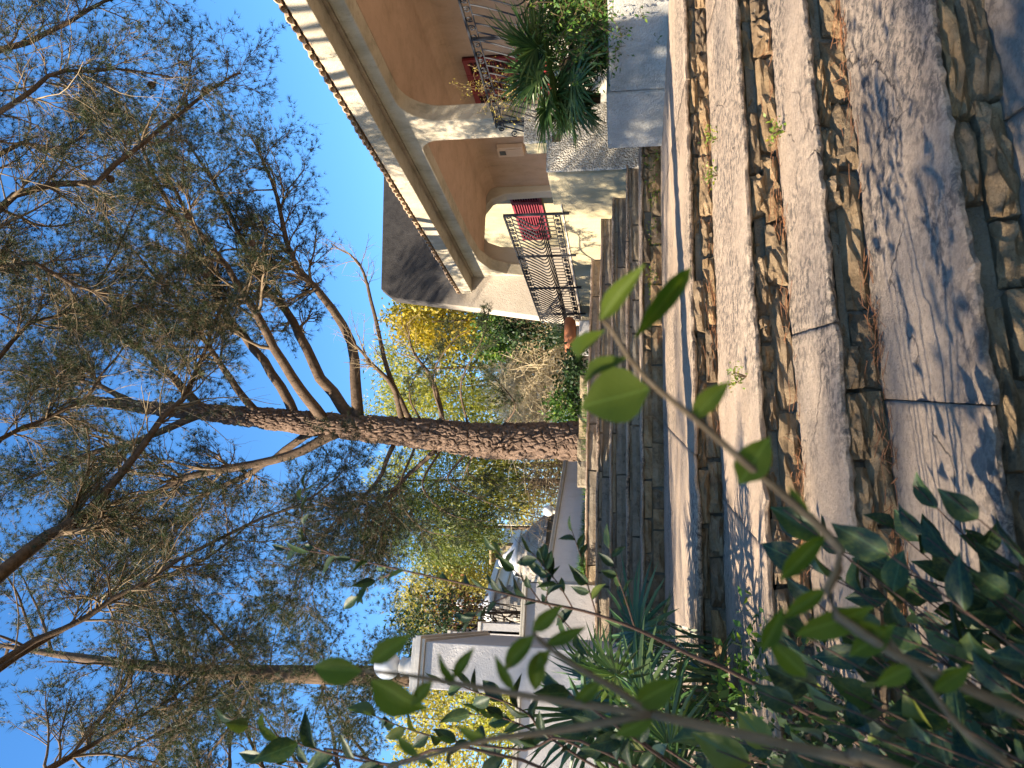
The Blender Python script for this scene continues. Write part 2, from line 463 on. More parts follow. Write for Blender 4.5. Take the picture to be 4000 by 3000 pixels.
# ------------------------------------------------------------------ the stone steps
def sm(x, seed=0):
    """smooth 1d wobble"""
    return (math.sin(x * 3.1 + seed) + .6 * math.sin(x * 7.3 + seed * 2.1) + .4 * math.sin(x * 17.9 + seed * 3.3)) / 2
def stone_block(p0, p1, n, z0, z1, depth, rough, nu=5, nv=4, seed=0):
    """rough faced stone: front face between plan points p0, p1, normal n, back at depth"""
    r = np.random.default_rng(seed)
    p0, p1 = np.array(p0, float), np.array(p1, float)
    m = MB()
    jit = r.uniform(-1, 1, (nu + 1, nv + 1))
    out0 = r.uniform(0, rough)
    tilt = r.uniform(-.5, .5, 2) * rough
    sk = r.uniform(-.012, .012, 4)
    L = np.linalg.norm(p1 - p0)
    def f(u, v):
        e = min(1, min(u, 1 - u) * L / .03) * min(1, min(v, 1 - v) * (z1 - z0) / .025)
        i, j = round(u * nu), round(v * nv)
        o = out0 + tilt[0] * (u - .5) + tilt[1] * (v - .5) + jit[i, j] * rough * .45 - (1 - e) * (.014 + .4 * rough)
        uu = u + (sk[0] * (1 - v) + sk[1] * v) / L * (1 if u > .5 else -1) * abs(2 * u - 1)
        p = p0 + (p1 - p0) * (uu + jit[i, j] * .02 * (0 < i < nu))
        z = z0 + (z1 - z0) * v + (sk[2] if v > .5 else sk[3]) * abs(2 * v - 1) * .6
        return A3(p[0] + n[0] * o, p[1] + n[1] * o, z)
    m.grid(f, nu, nv)
    b = len(m.v)
    ring = [(i, 0) for i in range(nu + 1)] + [(nu, j) for j in range(1, nv + 1)] + [(i, nv) for i in range(nu - 1, -1, -1)] + [(0, j) for j in range(nv - 1, 0, -1)]
    ids = [i * (nv + 1) + j for i, j in ring]
    back = []
    for q in ids:
        x, y, z = m.v[q]; m.v.append((x - n[0] * depth, y - n[1] * depth, z)); back.append(len(m.v) - 1)
    k = len(ids)
    for a in range(k):
        m.f.append((ids[a], ids[(a + 1) % k], back[(a + 1) % k], back[a]))
    return m
steps = thing('stone_steps', 'long flight of weathered stone steps with rough rubble risers', None, (0, 6, -1.2), kind='structure')
X_RANGE = {'Z': (-2.6, 4.4), 'A': (-2.8, 4.5), 'B': (-3.0, 4.6), 'C': (-3.2, 4.7), 'D': (-3.4, 5.0), 'E': (-3.8, 3.35), 'F': (-4.0, 3.75), 'G': (-4.0, 3.6),
           'H': (-4.0, 3.3), 'I': (-4.0, 2.2)}
def build_steps():
    sd = 0
    for ki, k in enumerate(ORDER[:-1]):
        nxt = ORDER[ki + 1]
        x0, x1 = X_RANGE[k]
        z = STEP_Z[k]
        zb = STEP_Z[ORDER[ki - 1]] if ki else STEP_Z['Y']
        rough_k = k in 'ZABCDE'
        # core of the step
        core = MB()
        xs = np.linspace(x0, x1, 12)
        top = [A3(x, step_line(k, x) + .075, z - .05) for x in xs]
        bot = [A3(x, step_line(k, x) + .075, zb - .25) for x in xs]
        btop = [A3(x, step_line(nxt, x) + .16, z - .05) for x in xs]
        core.add(top + bot + btop, [(i, i + 1, 12 + i + 1, 12 + i) for i in range(11)] + [(i, 24 + i, 24 + i + 1, i + 1) for i in range(11)])
        part = core.build('step', MT['mortar'], steps, recalc=False)
        # tread slabs
        x = x0
        th = .026 if rough_k else .035
        while x < x1 - .1:
            l = rng.uniform(2.4, 4.2)
            xe = min(x + l, x1)
            if x1 - xe < .5: xe = x1
            m = MB()
            fine = .028 if k in 'ZAB' else (.05 if k in 'CD' else .09)
            nu = max(4, int((xe - x) / fine)); 
            dmid = step_line(nxt, (x + xe) / 2) - step_line(k, (x + xe) / 2)
            nv = max(4, min(26, int(dmid / (fine * 1.2))))
            sd += 1
            tl = rng.uniform(-.004, .004)
            rag = .010 if rough_k else .005
            jj = rng.normal(0, 1, (nu + 1, nv + 1))
            e0 = np.convolve(rng.normal(0, 1, nu + 9), [.1, .2, .4, .2, .1], 'valid')[:nu + 1] * 1.3
            def f(u, v, x=x, xe=xe, sd=sd, nu=nu, nv=nv, jj=jj, tl=tl, rag=rag, e0=e0):
                X = x + .002 + (xe - x - .004) * u
                i, j = round(u * nu), round(v * nv)
                fy = step_line(k, X) + rag * (sm(X * 1.6, sd) * .5 + e0[i] * .8)
                by = step_line(nxt, X) + .12
                vv = v ** 1.35
                Y = fy + (by - fy) * vv
                zz = z + tl * (u - .5) + .006 * sm(X * 1.3 + Y * .9, sd) + jj[i, j] * .0022
                if j == 0: zz -= .003 + abs(e0[i]) * .006
                return A3(X, Y, zz)
            m.grid(f, nu, nv)
            # ragged nose under the front edge
            base = len(m.v)
            for i in range(nu + 1):
                px, py, pz = m.v[i * (nv + 1)]
                m.v.append((px, py + .004 + rng.uniform(-.005, .005), pz - th * .55)); m.v.append((px, py + .022 + rng.uniform(0, .01), pz - th + rng.uniform(-.006, .004)))
            for i in range(nu):
                a, b = i * (nv + 1), (i + 1) * (nv + 1)
                m.f.append((a, base + 2 * i, base + 2 * i + 2, b)); m.f.append((base + 2 * i, base + 2 * i + 1, base + 2 * i + 3, base + 2 * i + 2))
            for e, (i0) in ((0, 0), (1, nu)):
                ids = [i0 * (nv + 1) + j for j in range(nv + 1)]
                bb = len(m.v)
                for q in ids:
                    px, py, pz = m.v[q]; m.v.append((px, py, pz - th))
                for j in range(nv):
                    m.f.append((ids[j], ids[j + 1], bb + j + 1, bb + j))
            m.build('tread_slab', MT['tread_stone'], part, smooth=nu * nv)
            x = xe
        # riser stones
        hz = z - th - zb
        rows = [(0.0, .60), (.60, 1.0)] if rough_k else [(0.0, 1.0)]
        if k in 'FGH': rows = [(0, .72), (.72, 1)]
        for ri, (a, b) in enumerate(rows):
            x = x0 + rng.uniform(0, .1)
            while x < x1 - .03:
                l = rng.uniform(.2, .62) if ri == 0 else rng.uniform(.12, .46)
                if not rough_k: l *= 2.4
                xe = min(x + l, x1)
                gap = .010
                pa = (x + gap, step_line(k, x + gap) + .026); pb = (xe - gap, step_line(k, xe - gap) + .026)
                d = np.array(pb) - np.array(pa); d /= np.linalg.norm(d)
                n = (d[1], -d[0])
                sd += 1
                wob = rng.uniform(-.10, .10, 2) * hz if rough_k else (0, 0)
                z0 = zb - .012 + hz * a + (wob[0] if ri else 0) * .5 + gap * .5
                z1 = zb + hz * b - gap * .6 + (wob[1] * .5 if ri == 0 and len(rows) > 1 else 0)
                back = rng.uniform(0, .022) if (rough_k and rng.random() < .85) else (.07 if rough_k and ri else 0.0)
                pa = (pa[0] - n[0] * back, pa[1] - n[1] * back); pb = (pb[0] - n[0] * back, pb[1] - n[1] * back)
                near = k in 'ZABCD'
                mb = stone_block(pa, pb, n, z0, z1, .16, .042 if rough_k else .014, 7 if near else 4, 5 if near else 2, sd)
                mb.build('riser_stone', MT['riser_stone' if rough_k else 'step_stone'], part, smooth=False, recalc=False)
                x = xe
build_steps()

# ------------------------------------------------------------------ the house
house = thing('house', 'beige plastered house with open loggia, tiled eaves and a tall dark end wall', 'house', fp(3, -1, .3))
Z_FL, Z_CEIL = 1.07, 3.52
def arc(cx, cz, r, a0, a1, n=8):
    return [(cx + r * math.cos(math.radians(a0 + (a1 - a0) * i / n)), cz + r * math.sin(math.radians(a0 + (a1 - a0) * i / n))) for i in range(n + 1)]
def build_house():
    fm = lambda s, z, t: fp(s, t, z)
    # arcade: beam with a flared pilaster, cut as one profile
    s_a, s_b = -.44, .11
    R1, R2 = .62, .34
    prof = [(-8, 3.74), (-8, Z_CEIL)] + arc(s_a - R1, Z_CEIL - R1, R1, 90, 0, 10)[0:] + [(s_a, Z_FL - .02), (s_b, Z_FL - .02)] \
        + arc(s_b + R2, Z_CEIL - .06 - R2, R2, 180, 90, 8) + [(4.2, Z_CEIL - .05), (5.2, Z_CEIL - .1), (5.75, Z_CEIL - .28), (6.05, Z_CEIL - .62), (6.19, Z_CEIL - 1.1), (6.19, 3.74)]
    MB().prism(prof, fm, -.30, 0).build('arcade_wall', MT['plaster_out'], house, bevel=.02)
    # loggia
    MB().fbox(-8, 6.19, -2.42, -.30, Z_CEIL + .003, 3.72).build('loggia_ceiling', MT['plaster_in'], house)
    MB().fbox(-8, 6.19, -2.62, -2.42, -.6, 3.72).build('loggia_wall', MT['plaster_in'], house)
    # cove between the ceiling and the loggia wall
    m = MB()
    cv = [(-2.419, Z_CEIL + .01)] + [(-2.419 + .28 - .28 * math.sin(math.radians(a)), Z_CEIL - .28 + .28 * math.cos(math.radians(a))) for a in range(0, 91, 15)]
    m.prism(cv, lambda t, z, s: fp(s, t, z), -8, 6.185)
    m.build('ceiling_cove', MT['plaster_in'], house)
    MB().fbox(-8, 6.19, -2.42, -.02, .2, Z_FL - .022).build('loggia_floor', MT['coping_dark'], house)
    # eaves: soffit, fascia, tiles
    MB().fbox(-8, 6.19, -.28, .02, 3.742, 3.92).build('eaves_beam', MT['plaster_out'], house)
    m = MB(); m.prism([(.02, 3.80), (.42, 3.76), (.44, 4.02), (.02, 4.05)], lambda t, z, s: fp(s, t, z), -8, 6.17); m.build('fascia', MT['plaster_out'], house, bevel=.012)
    roof = MB(); roof.prism([(.40, 4.024), (.40, 4.05), (-2.7, 4.92), (-2.7, 4.80), (.0, 4.055)], lambda t, z, s: fp(s, t, z), -8, 6.17)
    roof = roof.build('roof', MT['roof_tile'], house)
    # one curved tile
    tm = MB(); n = 7
    for r, dz in ((.085, 0), (.068, -.002)):
        for y in (0, -.45):
            for i in range(n + 1):
                a = math.pi * i / n
                tm.v.append((r * math.cos(a), y, r * .85 * math.sin(a) + dz - y * 0 + (-y) * .29))
    k = n + 1
    for i in range(n):
        tm.f += [(i, i + 1, k + i + 1, k + i), (2 * k + i, 3 * k + i, 3 * k + i + 1, 2 * k + i + 1), (i, 2 * k + i, 2 * k + i + 1, i + 1)]
    me = bpy.data.meshes.new('roof_tile'); me.from_pydata(tm.v, [], tm.f); me.materials.append(MT['roof_tile'])
    ang = math.atan2(FD[1], FD[0])
    s = -7.9
    while s < 6.15:
        p = fp(s, .47 + rng.uniform(-.015, .015), 4.052)
        o = link_mesh('roof_tile', me, roof, p, (0, 0, ang + rng.uniform(-.02, .02)))
        s += .172
    # end wall with the arch and sloping outer edge
    out = [(-3.6, -.4), (1.24, -.4), (1.20, 1.14), (.82, 3.6), (.50, 5.80), (.26, 6.12), (-2.9, 6.30), (-3.6, 6.34)]
    arch = [(-.78, 1.10), (-.74, 2.2), (-.80, 3.1)] + [(-.92, 3.42), (-1.10, 3.58), (-1.5, 3.64), (-1.85, 3.58), (-2.1, 3.40), (-2.24, 3.05), (-2.26, 2.3), (-2.26, 1.10)]
    loop = [(-3.6, -.4), (1.24, -.4)] + out[2:] 
    # split the outline into two polygons around the opening
    A = [(-3.6, -.4), (1.24, -.4), (1.20, 1.10), (-.78, 1.10), (-2.26, 1.10), (-3.6, 1.10)]
    B = [(1.20, 1.10), (1.20, 1.14), (.82, 3.6), (.50, 5.80), (.26, 6.12), (-2.9, 6.30), (-3.6, 6.34), (-3.6, 1.10)] + arch[::-1]
    m = MB(); mp = lambda t, z, s: fp(s, t, z)
    m.prism(B, mp, 6.2, 6.55)
    m.build('end_wall', MT['weathered_wall'], house, bevel=.02)
    m = MB(); m.prism([(-3.6, -.4), (1.205, -.4), (1.205, 1.098), (-3.6, 1.098)], mp, 6.2, 6.55); m.build('end_wall_base', MT['plaster_out'], house)
    # terrace in front
    MB().fbox(.35, 6.198, .0, 1.1, -.6, Z_FL - .02).build('terrace_wall', MT['plaster_ochre'], house, bevel=.015)
    MB().fbox(.33, 6.198, -.018, 1.12, Z_FL - .018, Z_FL + .004).build('terrace_edge', MT['coping'], house, bevel=.008)
    # rear wing seen through the arch, with louvred shutters
    MB().fbox(6.56, 15, -3.1, -2.8, -.4, 4.4).build('rear_wall', MT['plaster_ochre'], house)
    sh = MB()
    sh.fbox(6.9, 10.1, -2.795, -2.78, 2.30, 3.14)
    sh = sh.build('shutter', MT['louvre_gap_shade'], house)
    for i in range(4):
        a = 6.9 + i * .8
        f = MB(); f.fbox(a, a + .06, -2.779, -2.73, 2.30, 3.14); f.fbox(a + .74, a + .795, -2.779, -2.73, 2.30, 3.14)
        f.fbox(a + .061, a + .739, -2.779, -2.735, 2.30, 2.36); f.fbox(a + .061, a + .739, -2.779, -2.735, 3.08, 3.14)
        f.build('frame', MT['red_faded'], sh)
        for j in range(10):
            z = 2.375 + j * .070
            l = MB(); l.hexa([fp(a + .062, -2.778, z + .03), fp(a + .738, -2.778, z + .03), fp(a + .738, -2.742, z), fp(a + .062, -2.742, z),
                              fp(a + .062, -2.778, z + .038), fp(a + .738, -2.778, z + .038), fp(a + .738, -2.742, z + .008), fp(a + .062, -2.742, z + .008)])
            l.build('louvre', MT['red_faded'], sh, recalc=False)
    # red louvred door of the loggia
    t = -2.40
    sR, zR = on_front(1803, 226, t); sL, zL = on_front(1868, 417, t)
    zt = (zR + zL) / 2
    d = MB(); d.fbox(sR, sL, t - .02, t + .02, Z_FL, zt); d = d.build('door', MT['louvre_gap_shade'], house)
    wl = (sL - sR) / 3
    for i in range(3):
        a = sR + wl * i
        f = MB()
        f.fbox(a, a + .07, t + .02, t + .065, Z_FL, zt); f.fbox(a + wl - .07, a + wl - .004, t + .02, t + .065, Z_FL, zt)
        for (q0, q1) in ((Z_FL, Z_FL + .16), (Z_FL + .95, Z_FL + 1.08), (zt - .1, zt)):
            f.fbox(a + .071, a + wl - .071, t + .02, t + .06, q0, q1)
        f.build('frame', MT['red_paint'], d)
        nl = 20
        for j in range(nl):
            z = Z_FL + .17 + (zt - Z_FL - .29) * j / nl
            if abs(z - (Z_FL + 1.0)) < .09: continue
            l = MB(); l.hexa([fp(a + .072, t + .022, z + .03), fp(a + wl - .072, t + .022, z + .03), fp(a + wl - .072, t + .052, z), fp(a + .072, t + .052, z),
                              fp(a + .072, t + .022, z + .038), fp(a + wl - .072, t + .022, z + .038), fp(a + wl - .072, t + .052, z + .008), fp(a + .072, t + .052, z + .008)])
            l.build('louvre', MT['red_paint'], d, recalc=False)
    # meter cabinet on the loggia wall
    s0, z0 = on_front(1950, 600, -2.4); s1, z1 = on_front(2040, 560, -2.4)
    a, b = min(s0, s1), max(s0, s1)
    zz0, zz1 = min(z0, z1), max(z0, z1)
    c = MB(); c.fbox(a, b, -2.41, -2.30, zz0, zz1); c = c.build('meter_cabinet', MT['cabinet'], house, bevel=.008)
    l = MB(); l.fbox(a + .05, b - .05, -2.299, -2.285, zz0 + .04, zz1 - .22); l.build('lid', MT['cabinet'], c, bevel=.004)
    l = MB(); l.fbox(a + .12, b - .10, -2.299, -2.288, zz1 - .19, zz1 - .05); l.build('window', MT['dark_glass'], c)
build_house()

# parapet with pebble dash closing the terrace beside the pilaster
def build_parapet():
    o = fp(-.62, 0.02, 0)
    root = thing('terrace_parapet', 'stepped parapet faced with pale pebble dash beside the loggia pilaster', 'parapet', fp(-.5, .6, -.2))
    mp = lambda t, z, s: fp(s, t, z)
    MB().prism([(-.02, -.5), (1.15, -.5), (1.15, 1.18), (.0, 1.18), (-.02, 1.18)], mp, -.62, .32).build('side_panel', MT['plaster_ochre'], root, bevel=.02)
    MB().prism([(-.04, -.5), (1.10, -.5), (1.10, 1.20), (.60, 1.20), (.60, 1.56), (-.04, 1.56)], mp, -.68, -.621).build('pebble_facing', MT['pebble_dash'], root, bevel=.02)
    MB().prism([(-.02, 1.182), (.58, 1.182), (.58, 1.55), (-.02, 1.55)], mp, -.62, -.30).build('parapet_top', MT['plaster_ochre'], root, bevel=.02)
    b = MB(); b.prism([(.50, 1.0), (.62, 1.0), (.62, 1.12), (.50, 1.12)], mp, -.70, -.66); b.build('vent', MT['soil'], root)
    m = MB(); m.fbox(.5, 3.2, -.05, .16, Z_FL + .035, 1.62); 
build_parapet()

# ------------------------------------------------------------------ wrought iron railings
def bar_mesh(name, pts, r, n=4):
    P = np.array(pts, float)[None]
    V, q = tubes(P, np.full((1, len(pts)), r), n)
    me = np_mesh(name, V, q, MT['iron'], 4)
    return me
def belly(z0, z1, bulge):
    """bar leaving the top rail, swelling outwards and curling back above the bottom"""
    pts = []
    for i in range(13):
        u = i / 12
        z = z1 + (z0 - z1) * u
        o = bulge * (u / .78) ** 1.15 if u < .78 else bulge * math.sqrt(max(0, 1 - ((u - .78) / .22) ** 2))
        pts.append((0, o, z))
    return pts
def scroll_pts(r):
    pts = []
    for i in range(15):
        a = math.radians(-40 + i * 32); q = r * (1 - .055 * i)
        pts.append((q * math.cos(a), 0, q * math.sin(a)))
    return pts
ME_SCROLL = bar_mesh('scroll', scroll_pts(.054), .012)
ANG = math.atan2(FD[1], FD[0])
def railing(name, s0, s1, t, zf, low_band, label, spacing, posts):
    top = zf + 1.0
    root = MB()
    root.fbox(s0, s1, t - .026, t + .026, top - .026, top); 
    root = root.build(name, MT['iron'], house)
    root['label'] = label
    m = MB(); m.fbox(s0, s1, t - .008, t + .008, top - .135, top - .120); m.build('rail', MT['iron'], root)
    zb = zf + (.34 if low_band else .10)
    m = MB(); m.fbox(s0, s1, t - .008, t + .008, zb - .012, zb + .006); m.build('rail', MT['iron'], root)
    if low_band:
        m = MB(); m.fbox(s0, s1, t - .008, t + .008, zf + .15, zf + .162); m.build('rail', MT['iron'], root)
        m = MB(); m.fbox(s0, s1, t - .012, t + .012, zf + .035, zf + .055); m.build('rail', MT['iron'], root)
    me = bar_mesh('baluster', belly(zb, top - .13, .22), .0135)
    ms = bar_mesh('short_bar', [(0, 0, zf + .16), (0, 0, zb)], .0095)
    k = int((s1 - s0) / spacing)
    for i in range(k + 1):
        s = s0 + (s1 - s0) * i / k
        base = fp(s, t, 0)
        link_mesh('baluster', me, root, base, (0, 0, ANG))
        link_mesh('scroll', ME_SCROLL, root, fp(s + spacing * .5, t, top - .07), (0, (0 if i % 2 else math.pi), ANG))
        if low_band:
            link_mesh('short_bar', ms, root, base, (0, 0, ANG))
            link_mesh('scroll', ME_SCROLL, root, fp(s + spacing * .5, t, zf + .10), (0, (0 if i % 2 else math.pi), ANG))
    for s in posts:
        m = MB(); m.fbox(s - .018, s + .018, t - .018, t + .018, zf - .12, top - .021); m.build('post', MT['iron'], root)
    for z in (top - .30, zb + .1):
        link_mesh('scroll', bar_mesh('scroll', scroll_pts(.06), .009), root, fp(s1 + .05, t + .1, z), (0, 0, ANG + 1.57))
    return root
railing('railing', -6.0, -.30, .06, Z_FL, False, 'black iron balcony rail with swelling bars behind the palms', .165, (-5.4, -3.9, -2.35, -.42))
railing('railing', .66, 6.22, 1.13, Z_FL, True, 'black iron terrace rail with a band of scrolls along its foot', .155, (.66, 2.4, 4.1, 5.8))

# ------------------------------------------------------------------ planter wall with pier
def build_planter():
    root = thing('planter_wall', 'rough grey rendered planter wall below the palms', 'planter', (3.4, 8.8, -.45))
    a, b, c = A3(4.55, 6.85, 0), A3(3.36, 8.62, 0), A3(2.98, 9.42, 0)
    d = (b - a) / np.linalg.norm(b - a); n = A3(d[1], -d[0], 0)
    MB().obox(a, d, np.linalg.norm(b - a), -.28, -.6, .20).build('wall', MT['render_grey'], root, bevel=.02)
    d2 = (c - b) / np.linalg.norm(c - b)
    MB().obox(b - FN * -.0 + FN * .03, d2, np.linalg.norm(c - b), -.9, -.55, .235).build('pier', MT['plaster_cool' if 0 else 'render_grey'], root, bevel=.025)
    q = [a + A3(.25, .1, 0), b + A3(.2, .1, 0), A3(3.75, 10.2, 0), A3(4.05, 11.2, 0), A3(5.2, 6.9, 0)]
    MB().add([p + A3(0, 0, .12) for p in q], [(0, 4, 3, 2, 1)]).build('earth', MT['soil'], root)
    # dark foundation of the loggia behind
    MB().fbox(-8, -.75, -.3, -.06, -.6, 1.05).build('back_wall', MT['plaster_out'], root)
build_planter()

# plinth with terracotta bowl at the end of the terrace
def build_plinth():
    pa = at(2330, 1250, 16.6); pb = at(2330, 1385, 16.6)
    x1, x0 = pa[0], pb[0]
    zt = at(2262, 1300, 16.6)[2]
    r = MB(); r.hexa([A3(x0, 16.6, -.3), A3(x1, 16.6, -.3), A3(x1, 17.3, -.3), A3(x0, 17.3, -.3), A3(x0, 16.6, zt), A3(x1, 16.6, zt), A3(x1, 17.3, zt), A3(x0, 17.3, zt)])
    props(r.build('plinth', MT['plaster_white'], None, bevel=.02), 'low white plastered block carrying the terracotta bowl', 'plinth')
    c = A3((x0 + x1) / 2 + .08, 16.95, zt)
    rt = thing('flower_bowl', 'wide terracotta bowl of spiky dark green leaves on the white block', 'flower pot', c)
    MB().lathe([(.20, .0), (.22, .07), (.16, .08)], c, 20).build('foot', MT['coping_dark'], rt, smooth=True)
    MB().lathe([(.17, .08), (.33, .11), (.41, .19), (.42, .27), (.39, .33), (.34, .32), (.30, .28)], c, 28).build('bowl', MT['terracotta'], rt, smooth=True)
    blades(rt, 'leaves', c + A3(0, 0, .30), 130, .26, .50, .28, .014, 'palm_leaf', .55)
def blades(root, name, c, n, h0, h1, spread, wd, mat, lean=.6, seg=3, rr=None):
    """upright strap leaves growing from around c"""
    g = rr or rng
    a = g.uniform(0, 2 * math.pi, n); rad = np.sqrt(g.uniform(0, 1, n)) * spread
    h = g.uniform(h0, h1, n); ln = g.uniform(.15, 1, n) * lean
    base = c + np.stack([rad * np.cos(a), rad * np.sin(a), np.zeros(n)], 1)
    b2 = a + g.normal(0, .5, n)
    dirh = np.stack([np.cos(b2), np.sin(b2), np.zeros(n)], 1)
    side = np.stack([-np.sin(b2), np.cos(b2), np.zeros(n)], 1)
    V = []
    for i in range(seg + 1):
        u = i / seg
        p = base + dirh * (ln * h * u ** 1.7)[:, None] + A3(0, 0, 1) * (h * (u - .35 * ln * u * u))[:, None]
        wv = wd * (1 - u) ** .6 * .5
        V += [p - side * wv, p + side * wv]
    V = np.stack(V, 1)                       # n, 2(seg+1), 3
    k = 2 * (seg + 1)
    f = np.array([[2 * i, 2 * i + 1, 2 * i + 3, 2 * i + 2] for i in range(seg)])
    F = (np.arange(n)[:, None, None] * k + f[None]).reshape(-1, 4)
    org = ORG[root.name] if root else np.zeros(3)
    o = link_mesh(name, np_mesh(name, V.reshape(-1, 3) - org, F, MT[mat], 4), root)
    return o
build_plinth()

# ------------------------------------------------------------------ boundary wall, gate wall, pillars
def wall_run(root, pts, z0, z1, th, mat='plaster_white', cap=True):
    for (a, b) in zip(pts[:-1], pts[1:]):
        a, b = np.array(a, float), np.array(b, float)
        L = np.linalg.norm(b - a); d = (b - a) / L
        MB().obox(a, d, L, th, z0, z1).build('wall', MT[mat], root)
        if cap:
            n = np.array((-d[1], d[0]))
            MB().obox(a - n * .04 - d * .03, d, L + .06, th + .08, z1 + .002, z1 + .035).build('coping', MT['coping_dark'], root, bevel=.008)
            MB().obox(a - n * .02 - d * .02, d, L + .04, th + .04, z1 + .036, z1 + .075).build('coping', MT['coping_dark'], root, bevel=.01)
def build_boundary():
    r = thing('boundary_wall', 'long low grey-white boundary wall running behind the big pine', 'wall', (-2, 13.5, .4))
    wall_run(r, [(-2.92, 11.0), (-1.88, 13.6), (.9, 20.5)], -.3, 1.15, .25, 'plaster_cool')
    r = thing('garden_wall', 'higher white wall with coping between the low boundary wall and the ball-topped gate wall', 'wall', (-3.4, 10.8, .2))
    wall_run(r, [(-5.2, 9.9), (-2.95, 10.92)], -.4, 1.46, .25, 'plaster_white')
    # tall gate wall seen end on, with a ball finial
    r = thing('gate_wall', 'tall white gate wall with moulded cornice and a white ball on top', 'gate wall', (-2.5, 7, -.4))
    Y = 6.5
    p0 = at(1640, 2690, Y); p1 = at(1640, 2515, Y)
    d = A3(math.sin(math.radians(-17.5)), math.cos(math.radians(-17.5)), 0)
    zt = at(1650, 2600, Y)[2]
    L = 3.4
    wid = p1[0] - p0[0]
    def seg(o, ln, extra, z0, z1, mat, name, bev=.006):
        nrm = A3(d[1], -d[0], 0)
        q = [A3(o[0], o[1], 0) - nrm * extra - d * extra, A3(o[0], o[1], 0) + nrm * (wid + extra) - d * extra]
        q += [q[1] + d * (ln + 2 * extra), q[0] + d * (ln + 2 * extra)]
        m = MB(); m.hexa([p + A3(0, 0, z0) for p in q] + [p + A3(0, 0, z1) for p in q]); return m.build(name, MT[mat], r, bevel=bev)
    seg(p0, L, 0, -1.0, zt, 'plaster_white', 'wall', .01)
    seg(p0, L, .025, zt + .002, zt + .035, 'coping', 'moulding')
    seg(p0, L, .05, zt + .036, zt + .085, 'coping', 'moulding')
    seg(p0, L, .03, zt + .086, zt + .12, 'coping', 'moulding')
    bc = at(1470, 2597, Y + .2)
    c = A3(bc[0], bc[1], zt + .12)
    MB().lathe([(.13, 0), (.13, .03), (.085, .05), (.075, .10), (.09, .13), (.06, .15)], c, 20).build('pedestal', MT['coping'], r, smooth=True)
    R = .125
    MB().lathe([(R * math.sin(math.radians(a)) + .001, .15 + R - R * math.cos(math.radians(a))) for a in range(0, 181, 12)], c, 24).build('ball', MT['white_glaze'], r, smooth=True)
    # second wall and pier further back
    r2 = thing('far_gate_wall', 'second white coped wall standing behind the gate wall cornice', 'gate wall', (-3.6, 12.5, .4))
    q0 = at(1760, 2500, 12.5); q1 = at(1760, 2476, 12.5)
    for (o, w2, ln, z1) in ((q0, .14, 4.0, q0[2]), (at(1880, 2462, 12.4), .12, 3.0, at(1880, 2462, 12.4)[2])):
        MB().obox((o[0], o[1]), d, ln, -w2, -.3, z1).build('wall', MT['plaster_white'], r2)
        MB().obox((o[0] - .03, o[1] - .03), d, ln, -w2 - .06, z1 + .002, z1 + .06).build('coping', MT['coping'], r2, bevel=.01)
build_boundary()

